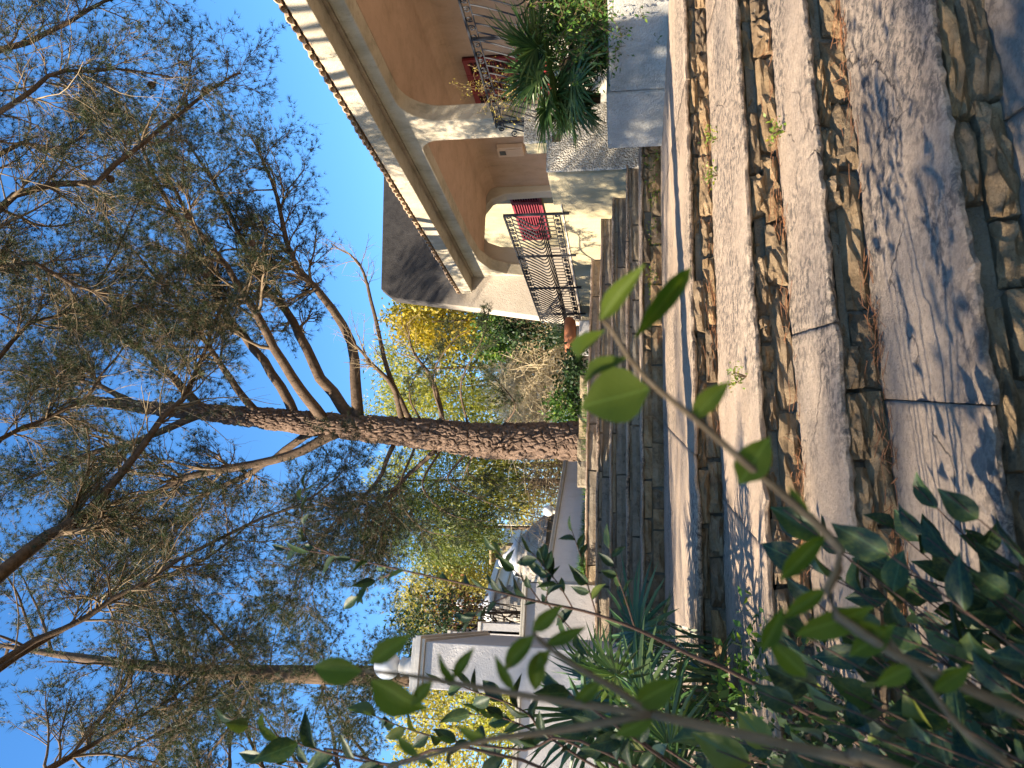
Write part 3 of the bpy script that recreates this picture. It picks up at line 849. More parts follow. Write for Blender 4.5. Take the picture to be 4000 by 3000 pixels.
# ------------------------------------------------------------------ neighbour's house, trulli, lamps
def build_neighbour():
    Yn = 34.0
    r = thing('neighbour_house', 'white flat-roofed house in shade behind the stone domes', 'house', at(2180, 2200, Yn))
    def quad(x0, y0, x1, y1, xb, Y0, Y1, z0, name, mat, dep=6):
        """wall from picture point (x0,y0) at Y0 to (x1,y1) at Y1"""
        a, b = at(x0, y0, Y0), at(x1, y1, Y1)
        m = MB(); q = [a, b, b + A3(0, dep, 0), a + A3(0, dep, 0)]
        m.hexa([A3(p[0], p[1], z0) for p in q] + [A3(p[0], p[1], a[2] if i in (0, 3) else b[2]) for i, p in enumerate(q)])
        return m.build(name, MT[mat], r)
    zt = at(1905, 2440, 30)[2]
    def wall(ya, yb, Ya, Yb, z0, z1, name, mat='plaster_cool', off=0.0, par=None):
        a, b = at(2000, ya, Ya), at(2000, yb, Yb)
        d = (b - a)[:2]; L = np.linalg.norm(d); d = d / L
        n = np.array((-d[1], d[0]))
        return MB().obox(a[:2] - n * off, d, L, 4 if off == 0 else off * .99, z0, z1).build(name, MT[mat], par or r)
    z1 = at(1935, 2230, 34)[2]
    b = wall(2520, 2035, 30, 40, -.2, z1, 'wall')
    wall(2525, 2030, 29.9, 40.1, z1 + .01, z1 + .25, 'parapet', 'plaster_cool', .25)
    wall(2522, 2033, 29.95, 40.0, z1 - 1.0, z1 - .85, 'moulding', 'coping', .12)
    wall(2522, 2033, 29.95, 40.0, z1 - .55, z1 - .48, 'moulding', 'coping', .08)
    sh = wall(2260, 2195, 33, 34.6, z1 - 3.0, z1 - 1.35, 'window', 'galvanised', .06)
    for i in range(12):
        z = z1 - 2.95 + i * .13
        wall(2256, 2199, 33.1, 34.5, z, z + .05, 'louvre', 'coping', .10, sh)
    # chimney of dressed stone with a slab on four stubs
    c = at(2000, 2155, 30)
    ch = thing('stone_chimney', 'squared pale stone chimney capped by a slab on short legs', 'chimney', (c[0], c[1], .2))
    zc = at(1962, 2155, 30)[2]
    MB().add([], [])
    hw = .30
    zb = 1.6; row = 0
    core = MB(); core.hexa([A3(c[0] + i * (hw - .03), c[1] + j * (hw - .03), zz) for zz in (.2, zc - .01) for i, j in ((-1, -1), (1, -1), (1, 1), (-1, 1))]); core = core.build('shaft', MT['mortar'], ch)
    while zb < zc - .05:
        zz = min(zb + .25, zc)
        for side in range(4):
            dd = ((1, 0), (0, 1), (-1, 0), (0, -1))[side]
            o = np.array([(c[0] - hw, c[1] - hw), (c[0] + hw, c[1] - hw), (c[0] + hw, c[1] + hw), (c[0] - hw, c[1] + hw)][side])
            cut = .22 if row % 2 else .36
            for (u0, u1) in ((0, cut), (cut, .6)):
                pa = o + np.array(dd) * (u0 + .008); pb = o + np.array(dd) * (u1 - .008)
                stone_block(pa, pb, (dd[1], -dd[0]), zb + .006, zz - .006, .05, .012, 2, 2, row * 31 + side * 7 + int(u0 * 9)).build('chimney_stone', MT['bed_stone'], ch, recalc=False)
        zb = zz; row += 1
    for i, j in ((-1, -1), (1, -1), (1, 1), (-1, 1)):
        q = c[:2] + np.array((i, j)) * (hw - .08) - .05
        MB().obox(q, (1, 0), .1, .1, zc + .002, zc + .36).build('stub', MT['bed_stone'], ch)
    MB().obox(c[:2] - .45, (1, 0), .9, .9, zc + .361, zc + .46).build('slab', MT['bed_stone'], ch, bevel=.03)
    # aerial
    a = at(1990, 2050, 33); r3 = thing('aerial', 'thin white roof aerial beside the pine branches', 'aerial', a)
    zt2 = at(1895, 2050, 33)[2]
    MB().tube([A3(a[0], a[1], 1.5), A3(a[0], a[1], zt2)], .03).build('mast', MT['galvanised'], r3)
    b = at(1897, 2125, 33)
    MB().tube([A3(a[0] + .1, a[1], zt2 - .05), A3(b[0], a[1], zt2 - .05)], .025).build('boom', MT['galvanised'], r3)
    for i in range(5):
        x = a[0] + (b[0] - a[0]) * i / 4
        MB().tube([A3(x, a[1] - .25, zt2 - .05), A3(x, a[1] + .25, zt2 - .05)], .012, 4).build('element', MT['galvanised'], r3)
    # trulli: ringed stone cones with white caps
    def trullo(name, cx, cy, z0, r0, r1, z1, rows, label, cap=.6):
        t = thing(name, label, 'stone dome', (cx, cy, z0))
        core = MB().lathe([(r0 - .06, z0 - 1.5), (r0 - .06, z0), (r1 - .06, z1 - .01)], (cx, cy, 0), 28).build('core', MT['mortar'], t)
        cnt = 0
        for i in range(rows):
            za = z0 + (z1 - z0) * i / rows; zb_ = z0 + (z1 - z0) * (i + 1) / rows
            ra = r0 + (r1 - r0) * (i / rows)
            per = max(8, int(2 * math.pi * ra / .34))
            off = rng.uniform(0, 1)
            for k in range(per):
                a0 = 2 * math.pi * (k + off) / per; a1 = 2 * math.pi * (k + off + 1) / per
                am = (a0 + a1) / 2
                if math.cos(am + math.pi / 2) < -.15: continue              # far side is never seen
                rr = ra + rng.uniform(-.015, .015)
                m = MB(); g = .006 / ra
                q = []
                for zz, rq in ((za + .004, rr), (zb_ - .004, rr - .015)):
                    for aa, r_ in ((a0 + g, rq), (a1 - g, rq), (a1 - g, rq - .16), (a0 + g, rq - .16)):
                        q.append(A3(cx + r_ * math.cos(aa), cy + r_ * math.sin(aa), zz))
                m.hexa(q)
                cnt += 1
                m.build('course_stone', MT['trullo_stone'], t, recalc=False)
        MB().lathe([(r1 + .06, z1 - .02), (r1 + .02, z1 + .12), (r1 * .62, z1 + cap * .45), (r1 * .25, z1 + cap * .8), (.05, z1 + cap)], (cx, cy, 0), 26).build('white_cap', MT['plaster_cool'], t, smooth=True)
        return t
    c1 = at(2060, 2385, 19); 
    trullo('stone_dome', c1[0], 19, at(2075, 2385, 19)[2], .78, .50, at(1935, 2385, 19)[2], 10, 'round dome of grey stone courses with a white cap next to the gate wall', .5)
    c2 = at(2100, 2190, 24)
    trullo('stone_dome', c2[0] + .1, 24, at(2150, 2190, 24)[2], 1.55, .60, at(2030, 2190, 24)[2], 11, 'broad low cone of grey stone courses in front of the stone chimney', .55)
    # globe lamps
    def globe(px, py, Y, R, base_px, label):
        g = at(px, py, Y); zb = at(base_px, py, Y)[2]
        t = thing('globe_lamp', label, 'lamp', (g[0], g[1], zb))
        MB().lathe([(.09, zb), (.09, zb + .05), (.05, zb + .08), (.045, g[2] - R - .03), (.08, g[2] - R)], (g[0], g[1], 0), 14).build('stem', MT['coping'], t, smooth=True)
        MB().lathe([(R * math.sin(math.radians(a)) + .001, g[2] - R * math.cos(math.radians(a))) for a in range(0, 181, 15)], (g[0], g[1], 0), 20).build('globe', MT['white_glaze'], t, smooth=True)
    globe(2142, 1995, 17.5, .13, 2215, 'white globe lamp on top of the low boundary wall')
    globe(1803, 2357, 26, .19, 1900, 'white globe lamp among the rust-coloured leaves')
    globe(1970, 2195, 28, .22, 2100, 'white globe lamp in front of the stone chimney')
build_neighbour()

# ------------------------------------------------------------------ plants: generators
def unit(v):
    return v / (np.linalg.norm(v, axis=-1, keepdims=True) + 1e-9)
def perp(d, g):
    r = g.normal(size=d.shape)
    r -= (r * d).sum(-1, keepdims=True) * d
    return unit(r)
def spline(pts, n):
    """Catmull-Rom through pts, n+1 samples"""
    P = np.array(pts, float)
    P = np.vstack([2 * P[0] - P[1], P, 2 * P[-1] - P[-2]])
    m = len(P) - 3
    out = []
    for i in range(n + 1):
        u = min(i / n * m, m - 1e-6); k = int(u); t = u - k
        a, b, c, d = P[k:k + 4]
        out.append(.5 * (2 * b + (c - a) * t + (2 * a - 5 * b + 4 * c - d) * t * t + (3 * b - a - 3 * c + d) * t ** 3))
    return np.array(out)
def spawn(P, R, k, t0, t1, ang, length, S, up, noise, ratio, g, taper=.25, rmin=.0015):
    """children along paths P (N,S,3) with radii R (N,S)"""
    N, S0, _ = P.shape
    idx = np.repeat(np.arange(N), k)
    M = len(idx)
    t = t0 + (t1 - t0) * g.random(M) ** .9
    f = t * (S0 - 1); i = np.minimum(f.astype(int), S0 - 2); fr = (f - i)[:, None]
    p = P[idx, i] * (1 - fr) + P[idx, i + 1] * fr
    d = unit(P[idx, i + 1] - P[idx, i])
    r = R[idx, i] * (1 - fr[:, 0]) + R[idx, i + 1] * fr[:, 0]
    a = g.uniform(ang[0], ang[1], M)[:, None]
    d = unit(d * np.cos(a) + perp(d, g) * np.sin(a))
    L = g.uniform(length[0], length[1], M) * (1 - .45 * t)
    out = np.empty((M, S + 1, 3)); out[:, 0] = p
    for s in range(S):
        d = unit(d + g.normal(size=(M, 3)) * noise + A3(0, 0, up))
        out[:, s + 1] = out[:, s] + d * (L / S)[:, None]
    rr = np.maximum(r * ratio, rmin)[:, None] * np.linspace(1, taper, S + 1)[None]
    return out, rr
def needles(P, k, per, ln, wd, ang, g, t0=.15, droop=0.0):
    """tufts of thin blades along paths"""
    N, S0, _ = P.shape
    idx = np.repeat(np.arange(N), k); M = len(idx)
    f = (t0 + (1 - t0) * g.random(M)) * (S0 - 1); i = np.minimum(f.astype(int), S0 - 2); fr = (f - i)[:, None]
    p = P[idx, i] * (1 - fr) + P[idx, i + 1] * fr
    d = unit(P[idx, i + 1] - P[idx, i])
    p = np.repeat(p, per, 0); d = np.repeat(d, per, 0); T = len(p)
    a = g.uniform(ang[0], ang[1], T)[:, None]
    q = unit(d * np.cos(a) + perp(d, g) * np.sin(a) + A3(0, 0, -droop))
    L = g.uniform(ln[0], ln[1], T)[:, None]
    w_ = perp(q, g) * wd * .5
    V = np.stack([p - w_, p + w_, p + q * L], 1).reshape(-1, 3)
    return V, np.arange(T * 3).reshape(-1, 3)
def add_tubes(root, name, P, R, n, mat, smooth=True):
    V, q = tubes(P, R, n)
    return link_mesh(name, np_mesh(name, V - ORG[root.name], q, MT[mat], 4, smooth), root)
def add_tris(root, name, V, F, mat):
    return link_mesh(name, np_mesh(name, V - ORG[root.name], F, MT[mat], 3), root)

def worley(u, v, nu, seed, jit=.9):
    """tiling-in-u cell noise; returns distance to border and cell id"""
    g = np.random.default_rng(seed)
    nv = int(v.max()) + 3
    jx = g.uniform(.5 - jit / 2, .5 + jit / 2, (nu, nv)); jy = g.uniform(.5 - jit / 2, .5 + jit / 2, (nu, nv)); idv = g.random((nu, nv))
    iu, iv = np.floor(u).astype(int), np.floor(v).astype(int)
    best = np.full(u.shape, 9.0); sec = np.full(u.shape, 9.0); cid = np.zeros(u.shape)
    for a in (-1, 0, 1):
        for b in (-1, 0, 1):
            cu, cv = iu + a, np.clip(iv + b, 0, nv - 1)
            dx = cu + jx[cu % nu, cv] - u; dy = iv + b + jy[cu % nu, cv] - v
            d = np.sqrt(dx * dx + dy * dy)
            cl = d < best
            sec = np.where(cl, best, np.minimum(sec, d)); cid = np.where(cl, idv[cu % nu, cv], cid); best = np.where(cl, d, best)
    return sec - best, cid
def bark_trunk(root, path, rad, nu, nv, cells, seed, depth, mat='pine_bark'):
    """trunk with plates of bark standing proud of deep fissures"""
    P = spline(path, nv); R = np.interp(np.linspace(0, 1, nv + 1), np.linspace(0, 1, len(rad)), rad)
    D = unit(np.gradient(P, axis=0))
    U = unit(np.cross(D, A3(0, 1, .02))); W = np.cross(D, U)
    L = np.concatenate([[0], np.cumsum(np.linalg.norm(np.diff(P, axis=0), axis=1))])
    a = np.arange(nu) * 2 * math.pi / nu
    uu = np.broadcast_to(np.arange(nu) / nu * cells, (nv + 1, nu)); ll = np.broadcast_to(L[:, None], (nv + 1, nu))
    wob = .25 * np.sin(ll * 9 + uu * 1.3) + .2 * np.sin(ll * 23 + uu * 2.9)
    cell_l = 2 * math.pi * R.mean() / cells * 3.0
    e, cid = worley((uu + wob) % cells, ll / cell_l + 1 + .12 * np.sin(uu * 4), cells, seed)
    e2, c2 = worley((uu * 2 + wob) % (2 * cells), ll / cell_l * 2.2 + 1, 2 * cells, seed + 1)
    g = np.random.default_rng(seed)
    h = np.clip(e / .20, 0, 1) ** .7 * (.55 + .45 * cid) + .22 * np.clip(e2 / .2, 0, 1) * c2
    h = depth * (h - .6) + g.normal(0, depth * .05, h.shape)
    RR = R[:, None] * (1 + .05 * np.sin(2 * a[None] + L[:, None] * 1.1)) + h
    V = P[:, None] + RR[..., None] * (U[:, None] * np.cos(a)[None, :, None] + W[:, None] * np.sin(a)[None, :, None])
    idx = np.arange((nv + 1) * nu).reshape(nv + 1, nu)
    q = np.stack([idx[:-1], np.roll(idx[:-1], -1, 1), np.roll(idx[1:], -1, 1), idx[1:]], -1).reshape(-1, 4)
    return link_mesh('trunk', np_mesh('trunk', V.reshape(-1, 3) - ORG[root.name], q, MT[mat], 4, False), root)

def pine(name, label, base, trunk, trad, limbs, seed, k2=12, k3=12, k4=2, tufts=4, per=9, ln=(.05, .10), wd=.005, bark=None, mat='needle_dark', l2=(.8, 2.0), l3=(.3, .75), up=.05, group=None, bare=.25, dead=0, t_limb=.15, skip=()):
    g = np.random.default_rng(seed)
    root = thing(name, label, 'tree', base, group)
    if bark: bark_trunk(root, trunk, trad, *bark)
    else:
        m = MB(); n = 24
        P = spline(trunk, n); R = np.interp(np.linspace(0, 1, n + 1), np.linspace(0, 1, len(trad)), trad)
        m.tube(P, R, 12); m.build('trunk', MT['limb_bark'], root, smooth=True)
    S = 18
    LP, LR = [], []
    for pts, r0 in limbs:
        P = spline(pts, S)
        L = np.linalg.norm(np.diff(P, axis=0), axis=1).sum()
        P[1:] += np.cumsum(g.normal(0, L * .004, (S, 3)), 0)
        R = r0 * np.linspace(1, .16, S + 1)
        m = MB(); m.tube(P, R, 7); m.build('limb', MT['limb_bark'], root, smooth=True)
        LP.append(P); LR.append(R)
    if skip:
        Ps, Rs = np.array([LP[i] for i in skip]), np.array([LR[i] for i in skip])
        Pd, Rd = spawn(Ps, Rs, 12, .3, 1, (.3, .9), (.4, 1.2), 7, .03, .16, .35, g, rmin=.004)
        Pe, Re = spawn(Pd, Rd, 7, .15, .95, (.4, 1.0), (.15, .45), 4, .02, .2, .6, g, rmin=.0025)
        V, q = tubes(Pd, Rd, 4); Va, qa = tubes(Pe, Re, 3)
        link_mesh('bare_twigs', np_mesh('bare_twigs', np.vstack([V, Va]) - ORG[root.name], np.vstack([q, qa + len(V)]), MT['twig_tan'], 4, True), root)['kind'] = 'stuff'
        LP = [p for i, p in enumerate(LP) if i not in skip]; LR = [p for i, p in enumerate(LR) if i not in skip]
    LP, LR = np.array(LP), np.array(LR)
    P2, R2 = spawn(LP, LR, k2, t_limb, 1, (.45, 1.15), l2, 8, up, .16, .5, g)
    P3, R3 = spawn(P2, R2, k3, .12, 1, (.35, 1.0), l3, 4, up * .8, .17, .55, g, rmin=.003)
    P4, R4 = spawn(P3, R3, k4, .2, .95, (.3, .9), (l3[0] * .6, l3[1] * .6), 2, up, .15, .6, g, rmin=.0022)
    V, q = tubes(P2, R2, 4); Va, qa = tubes(P3, R3, 3); Vb, qb = tubes(P4, R4, 3)
    VV = np.vstack([V, Va, Vb]) - ORG[root.name]; FF = np.vstack([q, qa + len(V), qb + len(V) + len(Va)])
    link_mesh('twigs', np_mesh('twigs', VV, FF, MT['twig_bark'], 4, True), root)['kind'] = 'stuff'
    if dead:
        Pd, Rd = spawn(LP, LR, dead, .35, 1, (.3, 1.0), (.8, 2.0), 8, .0, .16, .3, g, rmin=.005)
        Pe, Re = spawn(Pd, Rd, 5, .15, .95, (.4, 1.0), (.25, .8), 5, .0, .2, .6, g, rmin=.0028)
        V, q = tubes(Pd, Rd, 4); Va, qa = tubes(Pe, Re, 3)
        link_mesh('dead_twigs', np_mesh('dead_twigs', np.vstack([V, Va]) - ORG[root.name], np.vstack([q, qa + len(V)]), MT['twig_tan'], 4, True), root)['kind'] = 'stuff'
    keep3 = g.random(len(P3)) > bare; keep4 = g.random(len(P4)) > bare
    N1, f1 = needles(P3[keep3], tufts, per, ln, wd, (.35, 1.2), g, .35)
    N2, f2 = needles(P4[keep4], tufts, per, ln, wd, (.3, 1.1), g, .2)
    add_tris(root, 'crown', np.vstack([N1, N2]), np.vstack([f1, f2 + len(N1)]), mat)['kind'] = 'stuff'
    return root
def A(*pts):
    return [at(*p) for p in pts]

# ------------------------------------------------------------------ the big pine behind the steps
def big_pine():
    Y = 12.7
    tk = A((2310, 1722, Y), (2150, 1722, Y), (1917, 1724, Y), (1718, 1700, Y), (1374, 1670, Y), (1085, 1640, Y), (814, 1612, Y), (560, 1590, Y), (330, 1560, Y))
    base = tk[0].copy()
    mk = lambda *p: [at(a, b, c) for a, b, c in p]
    limbs = [
        (mk((1600, 1640, 12.6), (1500, 1400, 12.2), (1410, 1050, 11.8), (1290, 940, 11.6)), .055),
        (mk((1400, 1640, 12.7), (1383, 1374, 13), (1265, 1157, 13.2), (1175, 1066, 13.3), (1100, 780, 13.5), (1010, 560, 13.6)), .11),
        (mk((1392, 1650, 12.8), (1247, 1446, 13), (1157, 1265, 13.4), (1012, 1085, 13.8), (868, 760, 14), (760, 560, 14)), .12),
        (mk((1265, 1640, 12.6), (1121, 1446, 12.2), (958, 1175, 12), (777, 904, 11.8), (640, 640, 11.6)), .11),
        (mk((1157, 1640, 12.7), (1012, 1392, 12.9), (850, 1157, 13.2), (600, 700, 13.6), (500, 500, 13.8)), .10),
        (mk((1010, 1630, 12.7), (868, 1446, 12.4), (700, 1200, 12.0), (420, 900, 11.5)), .08),
        (mk((1320, 1690, 12.6), (1085, 1808, 12.4), (723, 1880, 12), (452, 2043, 11.8), (200, 2200, 11.5)), .10),
        (mk((1240, 1680, 12.8), (1000, 1850, 13), (800, 1960, 13.2), (500, 2250, 13.6)), .08),
        (mk((1537, 1740, 12.7), (1446, 1900, 12.5), (1265, 2080, 12.2), (1150, 2300, 12)), .045),
        (mk((1736, 1680, 12.7), (1700, 1500, 12.4), (1620, 1380, 12.2), (1590, 1260, 12)), .05),
        (mk((1580, 1670, 12.7), (1530, 1500, 12.3), (1420, 1380, 12), (1360, 1290, 11.9)), .06),
        (mk((1700, 1760, 12.7), (1600, 1880, 13), (1500, 2010, 13.2), (1480, 2150, 13.4)), .05),
        (mk((820, 1612, 12.7), (600, 1420, 13), (300, 1200, 13.4), (60, 1000, 13.8)), .09),
        (mk((800, 1615, 12.7), (560, 1720, 12.4), (300, 1800, 12), (50, 1900, 11.6)), .08),
        (mk((560, 1590, 12.7), (350, 1480, 12.8), (100, 1420, 13)), .07),
    ]
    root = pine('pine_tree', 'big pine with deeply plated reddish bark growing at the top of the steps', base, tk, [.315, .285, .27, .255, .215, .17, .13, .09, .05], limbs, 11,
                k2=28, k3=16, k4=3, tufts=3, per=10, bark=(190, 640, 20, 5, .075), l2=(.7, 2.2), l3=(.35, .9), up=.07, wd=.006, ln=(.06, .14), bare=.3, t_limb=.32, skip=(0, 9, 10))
    # drooping sprays low on the trunk, dark against the sunny trees
    g = np.random.default_rng(51)
    low = [A((1960, 1670, Y), (2010, 1600, Y - .3), (1990, 1540, Y - .5), (1930, 1480, Y - .6)), A((1830, 1670, Y), (1800, 1500, Y - .4), (1880, 1330, Y - .7), (1900, 1250, Y - .8)),
           A((1740, 1670, Y), (1690, 1480, Y - .5), (1770, 1330, Y - .8), (1840, 1290, Y - .9)), A((1660, 1670, Y), (1600, 1530, Y - .3), (1700, 1350, Y - .6)),
           A((1820, 1770, Y), (1750, 1880, Y - .2), (1900, 1960, Y - .3), (2010, 2000, Y - .4)), A((1720, 1760, Y), (1650, 1900, Y - .5), (1760, 2010, Y - .6), (1930, 2040, Y - .7)),
           A((1620, 1750, Y), (1560, 1920, Y - .4), (1640, 2060, Y - .6), (1800, 2100, Y - .7)), A((1850, 1770, Y), (1830, 1850, Y + .2), (1960, 1900, Y + .2))]
    S = 14
    LP = np.array([spline(p, S) for p in low]); LR = np.full((len(low), S + 1), .022) * np.linspace(1, .2, S + 1)
    P2, R2 = spawn(LP, LR, 12, .2, 1, (.3, .9), (.25, .75), 5, -.01, .12, .5, g)
    P3, R3 = spawn(P2, R2, 6, .1, 1, (.3, .8), (.12, .3), 3, .0, .12, .6, g, rmin=.002)
    for P, R, n in ((LP, LR, 6),):
        add_tubes(root, 'drooping_branch', P, R, n, 'limb_bark')
    V, q = tubes(P2, R2, 3); V3, q3 = tubes(P3, R3, 3)
    link_mesh('twigs', np_mesh('twigs', np.vstack([V, V3]) - ORG[root.name], np.vstack([q, q3 + len(V)]), MT['limb_bark'], 4), root)['kind'] = 'stuff'
    Va, fa = needles(P3, 4, 9, (.05, .09), .005, (.3, 1.0), g, .1)
    Vb, fb = needles(P2, 8, 8, (.05, .09), .005, (.3, 1.0), g, .1)
    add_tris(root, 'sprays', np.vstack([Va, Vb]), np.vstack([fa, fb + len(Va)]), 'needle_dark')['kind'] = 'stuff'
    # knobs and burr of torn bark
    for (px, py, r) in ((1960, 1748, .16), (1700, 1760, .07), (1745, 1640, .06), (1560, 1725, .06), (1450, 1640, .06)):
        c = at(px, py, Y - .24)
        m = MB(); g2 = np.random.default_rng(px)
        for k in range(26 if r > .1 else 10):
            a0 = c + g2.normal(0, r * .55, 3); d = unit(g2.normal(size=3) + A3(0, -.6, 0)) * r * g2.uniform(.4, .9)
            m.tube([a0, a0 + d * .5 + A3(0, 0, -.01), a0 + d], [r * .16, r * .12, r * .03], 4)
        m.build('bark_burr', MT['pine_bark'], root)
big_pine()

def other_pines():
    # pine standing just out of the picture beside the steps; its limbs hang over the view
    mk = lambda *p: [at(a, b, c) for a, b, c in p]
    top = A3(-3.3, 3.2, 6.5)
    limbs = [
        ([top, A3(-2.8, 5.2, 6.6)] + mk((60, 2150, 7.2), (217, 2043, 7.5), (416, 1880, 7.9), (597, 1627, 8.3), (759, 1392, 8.7), (850, 1180, 9.0)), .10),
        ([top + A3(0, 0, .6), A3(-1.5, 5.6, 8.2), A3(.6, 7.0, 7.9)] + mk((0, 802, 8), (398, 687, 8.5), (578, 535, 9), (795, 361, 9.5), (900, 330, 9.8)), .07),
        ([top + A3(0, 0, 1.0), A3(-1.2, 5.0, 8.6), A3(1.2, 6.2, 8.0)] + mk((0, 427, 7), (304, 361, 7.5), (694, 405, 8)), .06),
        ([top + A3(0, 0, .4), A3(-1.6, 6.0, 7.9)] + mk((0, 1075, 8), (405, 1085, 8.6), (629, 1150, 9)), .06),
        ([top + A3(0, 0, 1.3), A3(-1, 4.6, 8.5), A3(2.2, 6.4, 8.2)] + mk((60, 250, 7.6), (370, 130, 8), (600, 0, 8.3)), .075),
        ([top - A3(0, 0, .6), A3(-3.0, 5.0, 6.0)] + mk((0, 2600, 6.6), (325, 2427, 7), (673, 2231, 7.4), (1143, 2022, 7.8), (1300, 1900, 8)), .05),
        ([top - A3(0, 0, .3), A3(-3.0, 5.5, 6.3)] + mk((150, 2480, 7.4), (400, 2330, 7.8), (800, 2150, 8.2), (1000, 1950, 8.5)), .045),
        ([top - A3(0, 0, .9), A3(-3.4, 5.2, 5.2)] + mk((300, 2900, 6.8), (560, 2750, 7.2), (820, 2560, 7.6)), .05),
        ([top + A3(0, 0, .2), A3(-2.4, 6.0, 7.2)] + mk((0, 1750, 8.2), (300, 1600, 8.8), (520, 1300, 9.2)), .055),
        ([top + A3(0, 0, .8), A3(-1.9, 6.2, 7.8)] + mk((0, 1380, 8.6), (260, 1240, 9.2), (470, 900, 9.8)), .05),
        ([top + A3(0, 0, .5), A3(-.5, 6.5, 7.8)] + mk((30, 620, 9), (250, 600, 9.6), (450, 420, 10)), .06),
    ]
    for i in range(4):  # unseen side limbs added to throw shade on the planter wall
        e = A3(-4.4 + rng.normal(0, .3), 3.2 + .6 * (i - 1.5), 6.4 + rng.normal(0, .2))
        limbs.append(([top - A3(0, 0, 1.4 - .12 * i), (top + e) / 2 + A3(-.3, 0, -.3), e + A3(-.5, .2, .1), e + A3(-1.2, .3, .6)], .05))
    op = pine('pine_tree', 'overhanging pine whose dark limbs and bare tan twigs cross the sky', A3(-3.4, 3.0, ground_h(-3.4, 3)), [A3(-3.4, 3.0, -1.6), A3(-3.45, 3.0, 2), A3(-3.35, 3.1, 5), top, A3(-3.2, 3.3, 8.4), A3(-3.0, 3.6, 10)],
         [.27, .24, .20, .17, .12, .05], limbs, 23, k2=24, k3=16, k4=3, tufts=3, per=9, l2=(.6, 1.8), l3=(.25, .7), ln=(.05, .11), wd=.0046, up=.03, bare=.36, t_limb=.33, dead=11)
    for (px, py, Yc) in ((590, 333, 8.9), (800, 354, 9.5), (735, 845, 9.4), (985, 950, 9.9), (808, 1072, 9.2), (430, 700, 8.6)):
        c = at(px, py, Yc); gg = np.random.default_rng(px)
        m = MB(); prof = []
        for i in range(15):
            u = i / 14; r_ = .048 * math.sin(math.pi * min(1, u * .93 + .05)) ** .7 * (1.12 if i % 2 else .86)
            prof.append((max(.004, r_), .05 - .11 * u))
        m.lathe(prof, c, 10); m.build('pine_cone', MT['limb_bark'], op)
        MB().tube([c + A3(0, 0, .05), c + A3(gg.normal(0, .05), .02, .16)], [.006, .005], 5).build('cone_stalk', MT['limb_bark'], op)
    # pine behind the gate wall
    Y = 16.5
    tk = A((2250, 2640, Y), (1800, 2640, Y), (1480, 2640, Y), (1100, 2632, Y), (850, 2625, Y), (560, 2600, Y), (250, 2560, Y), (0, 2520, Y))
    g = np.random.default_rng(5)
    limbs = []
    for i in range(18):
        u = g.uniform(.48, .98); k = u * (len(tk) - 1); a = int(k); p = tk[a] + (tk[min(a + 1, len(tk) - 1)] - tk[a]) * (k - a)
        az = g.uniform(0, 2 * math.pi) if i % 3 else g.choice([0.2, 3.0])
        L = g.uniform(2.2, 4.2) * (1.1 - .4 * u)
        d = A3(math.cos(az), math.sin(az) * .8, 0)
        limbs.append(([p, p + d * L * .35 + A3(0, 0, .35 * L * .5), p + d * L * .7 + A3(0, 0, L * .42), p + d * L + A3(0, 0, L * .62)], .065 * (1.25 - u * .6)))
    for i in range(26):
        u = g.uniform(.2, .6); k = u * (len(tk) - 1); a = int(k); p = tk[a] + (tk[min(a + 1, len(tk) - 1)] - tk[a]) * (k - a)
        az = g.uniform(0, 2 * math.pi); L = g.uniform(.7, 1.5); d = A3(math.cos(az), math.sin(az), 0)
        limbs.append(([p, p + d * L * .5 + A3(0, 0, .1), p + d * L + A3(0, 0, g.uniform(-.2, .4))], .022))
    pine('pine_tree', 'slender pine with a straight brown trunk rising behind the ball-topped gate wall', tk[0], tk, [.27, .25, .23, .2, .17, .13, .09, .05], limbs, 31,
         k2=6, k3=10, k4=3, tufts=3, per=8, l2=(.6, 1.7), l3=(.3, .8), wd=.008, ln=(.07, .13), up=.04, bare=.25)
    # two pines further back that thicken the canopy
    for i, (px, py, Y, zt, sd) in enumerate(((2250, 3160, 19.0, 13.0, 35),)):
        g = np.random.default_rng(sd)
        b = at(px, py, Y); b[2] = .5
        tk = [b, b + A3(.1, 0, zt * .4), b + A3(-.1, .1, zt * .75), b + A3(.1, 0, zt)]
        limbs = []
        for j in range(18):
            u = .45 + .53 * j / 17; p = b + A3(0, 0, zt * u); az = j * 2.4 + g.uniform(-.4, .4); L = g.uniform(2.4, 4.2) * (1.3 - .7 * u)
            d = A3(math.cos(az), math.sin(az), 0)
            limbs.append(([p, p + d * L * .4 + A3(0, 0, L * .2), p + d * L + A3(0, 0, L * .5)], .07))
        pine('pine_tree', ['tall pine beyond the gate wall filling the corner of the canopy', 'tall pine standing behind the boundary wall past the big pine'][i], b, tk, [.26, .22, .15, .05], limbs, sd,
             k2=9, k3=9, k4=2, tufts=3, per=8, l2=(.7, 1.9), l3=(.3, .8), wd=.009, ln=(.08, .15), bare=.25)
    # pines out of the picture to the side whose shade falls on the steps and the house
    for i, (x, y, h, sd) in enumerate(((-15.5, -10.2, 17.0, 61), (-17.0, -3.0, 15.0, 62))):
        g = np.random.default_rng(sd)
        b = A3(x, y, ground_h(x, y))
        tk = [b, b + A3(.1, .05, h * .35), b + A3(.0, .2, h * .7), b + A3(.1, .1, h * 1.05)]
        limbs = []
        for j in range(16):
            u = .38 + .6 * j / 15; p = b + A3(.05, .1, h * 1.05 * u); az = j * 2.4 + g.uniform(-.4, .4); L = g.uniform(2.4, 4.0) * (1.25 - .7 * u)
            d = A3(math.cos(az), math.sin(az), 0)
            limbs.append(([p, p + d * L * .4 + A3(0, 0, L * .14), p + d * L + A3(0, 0, L * .34)], .06))
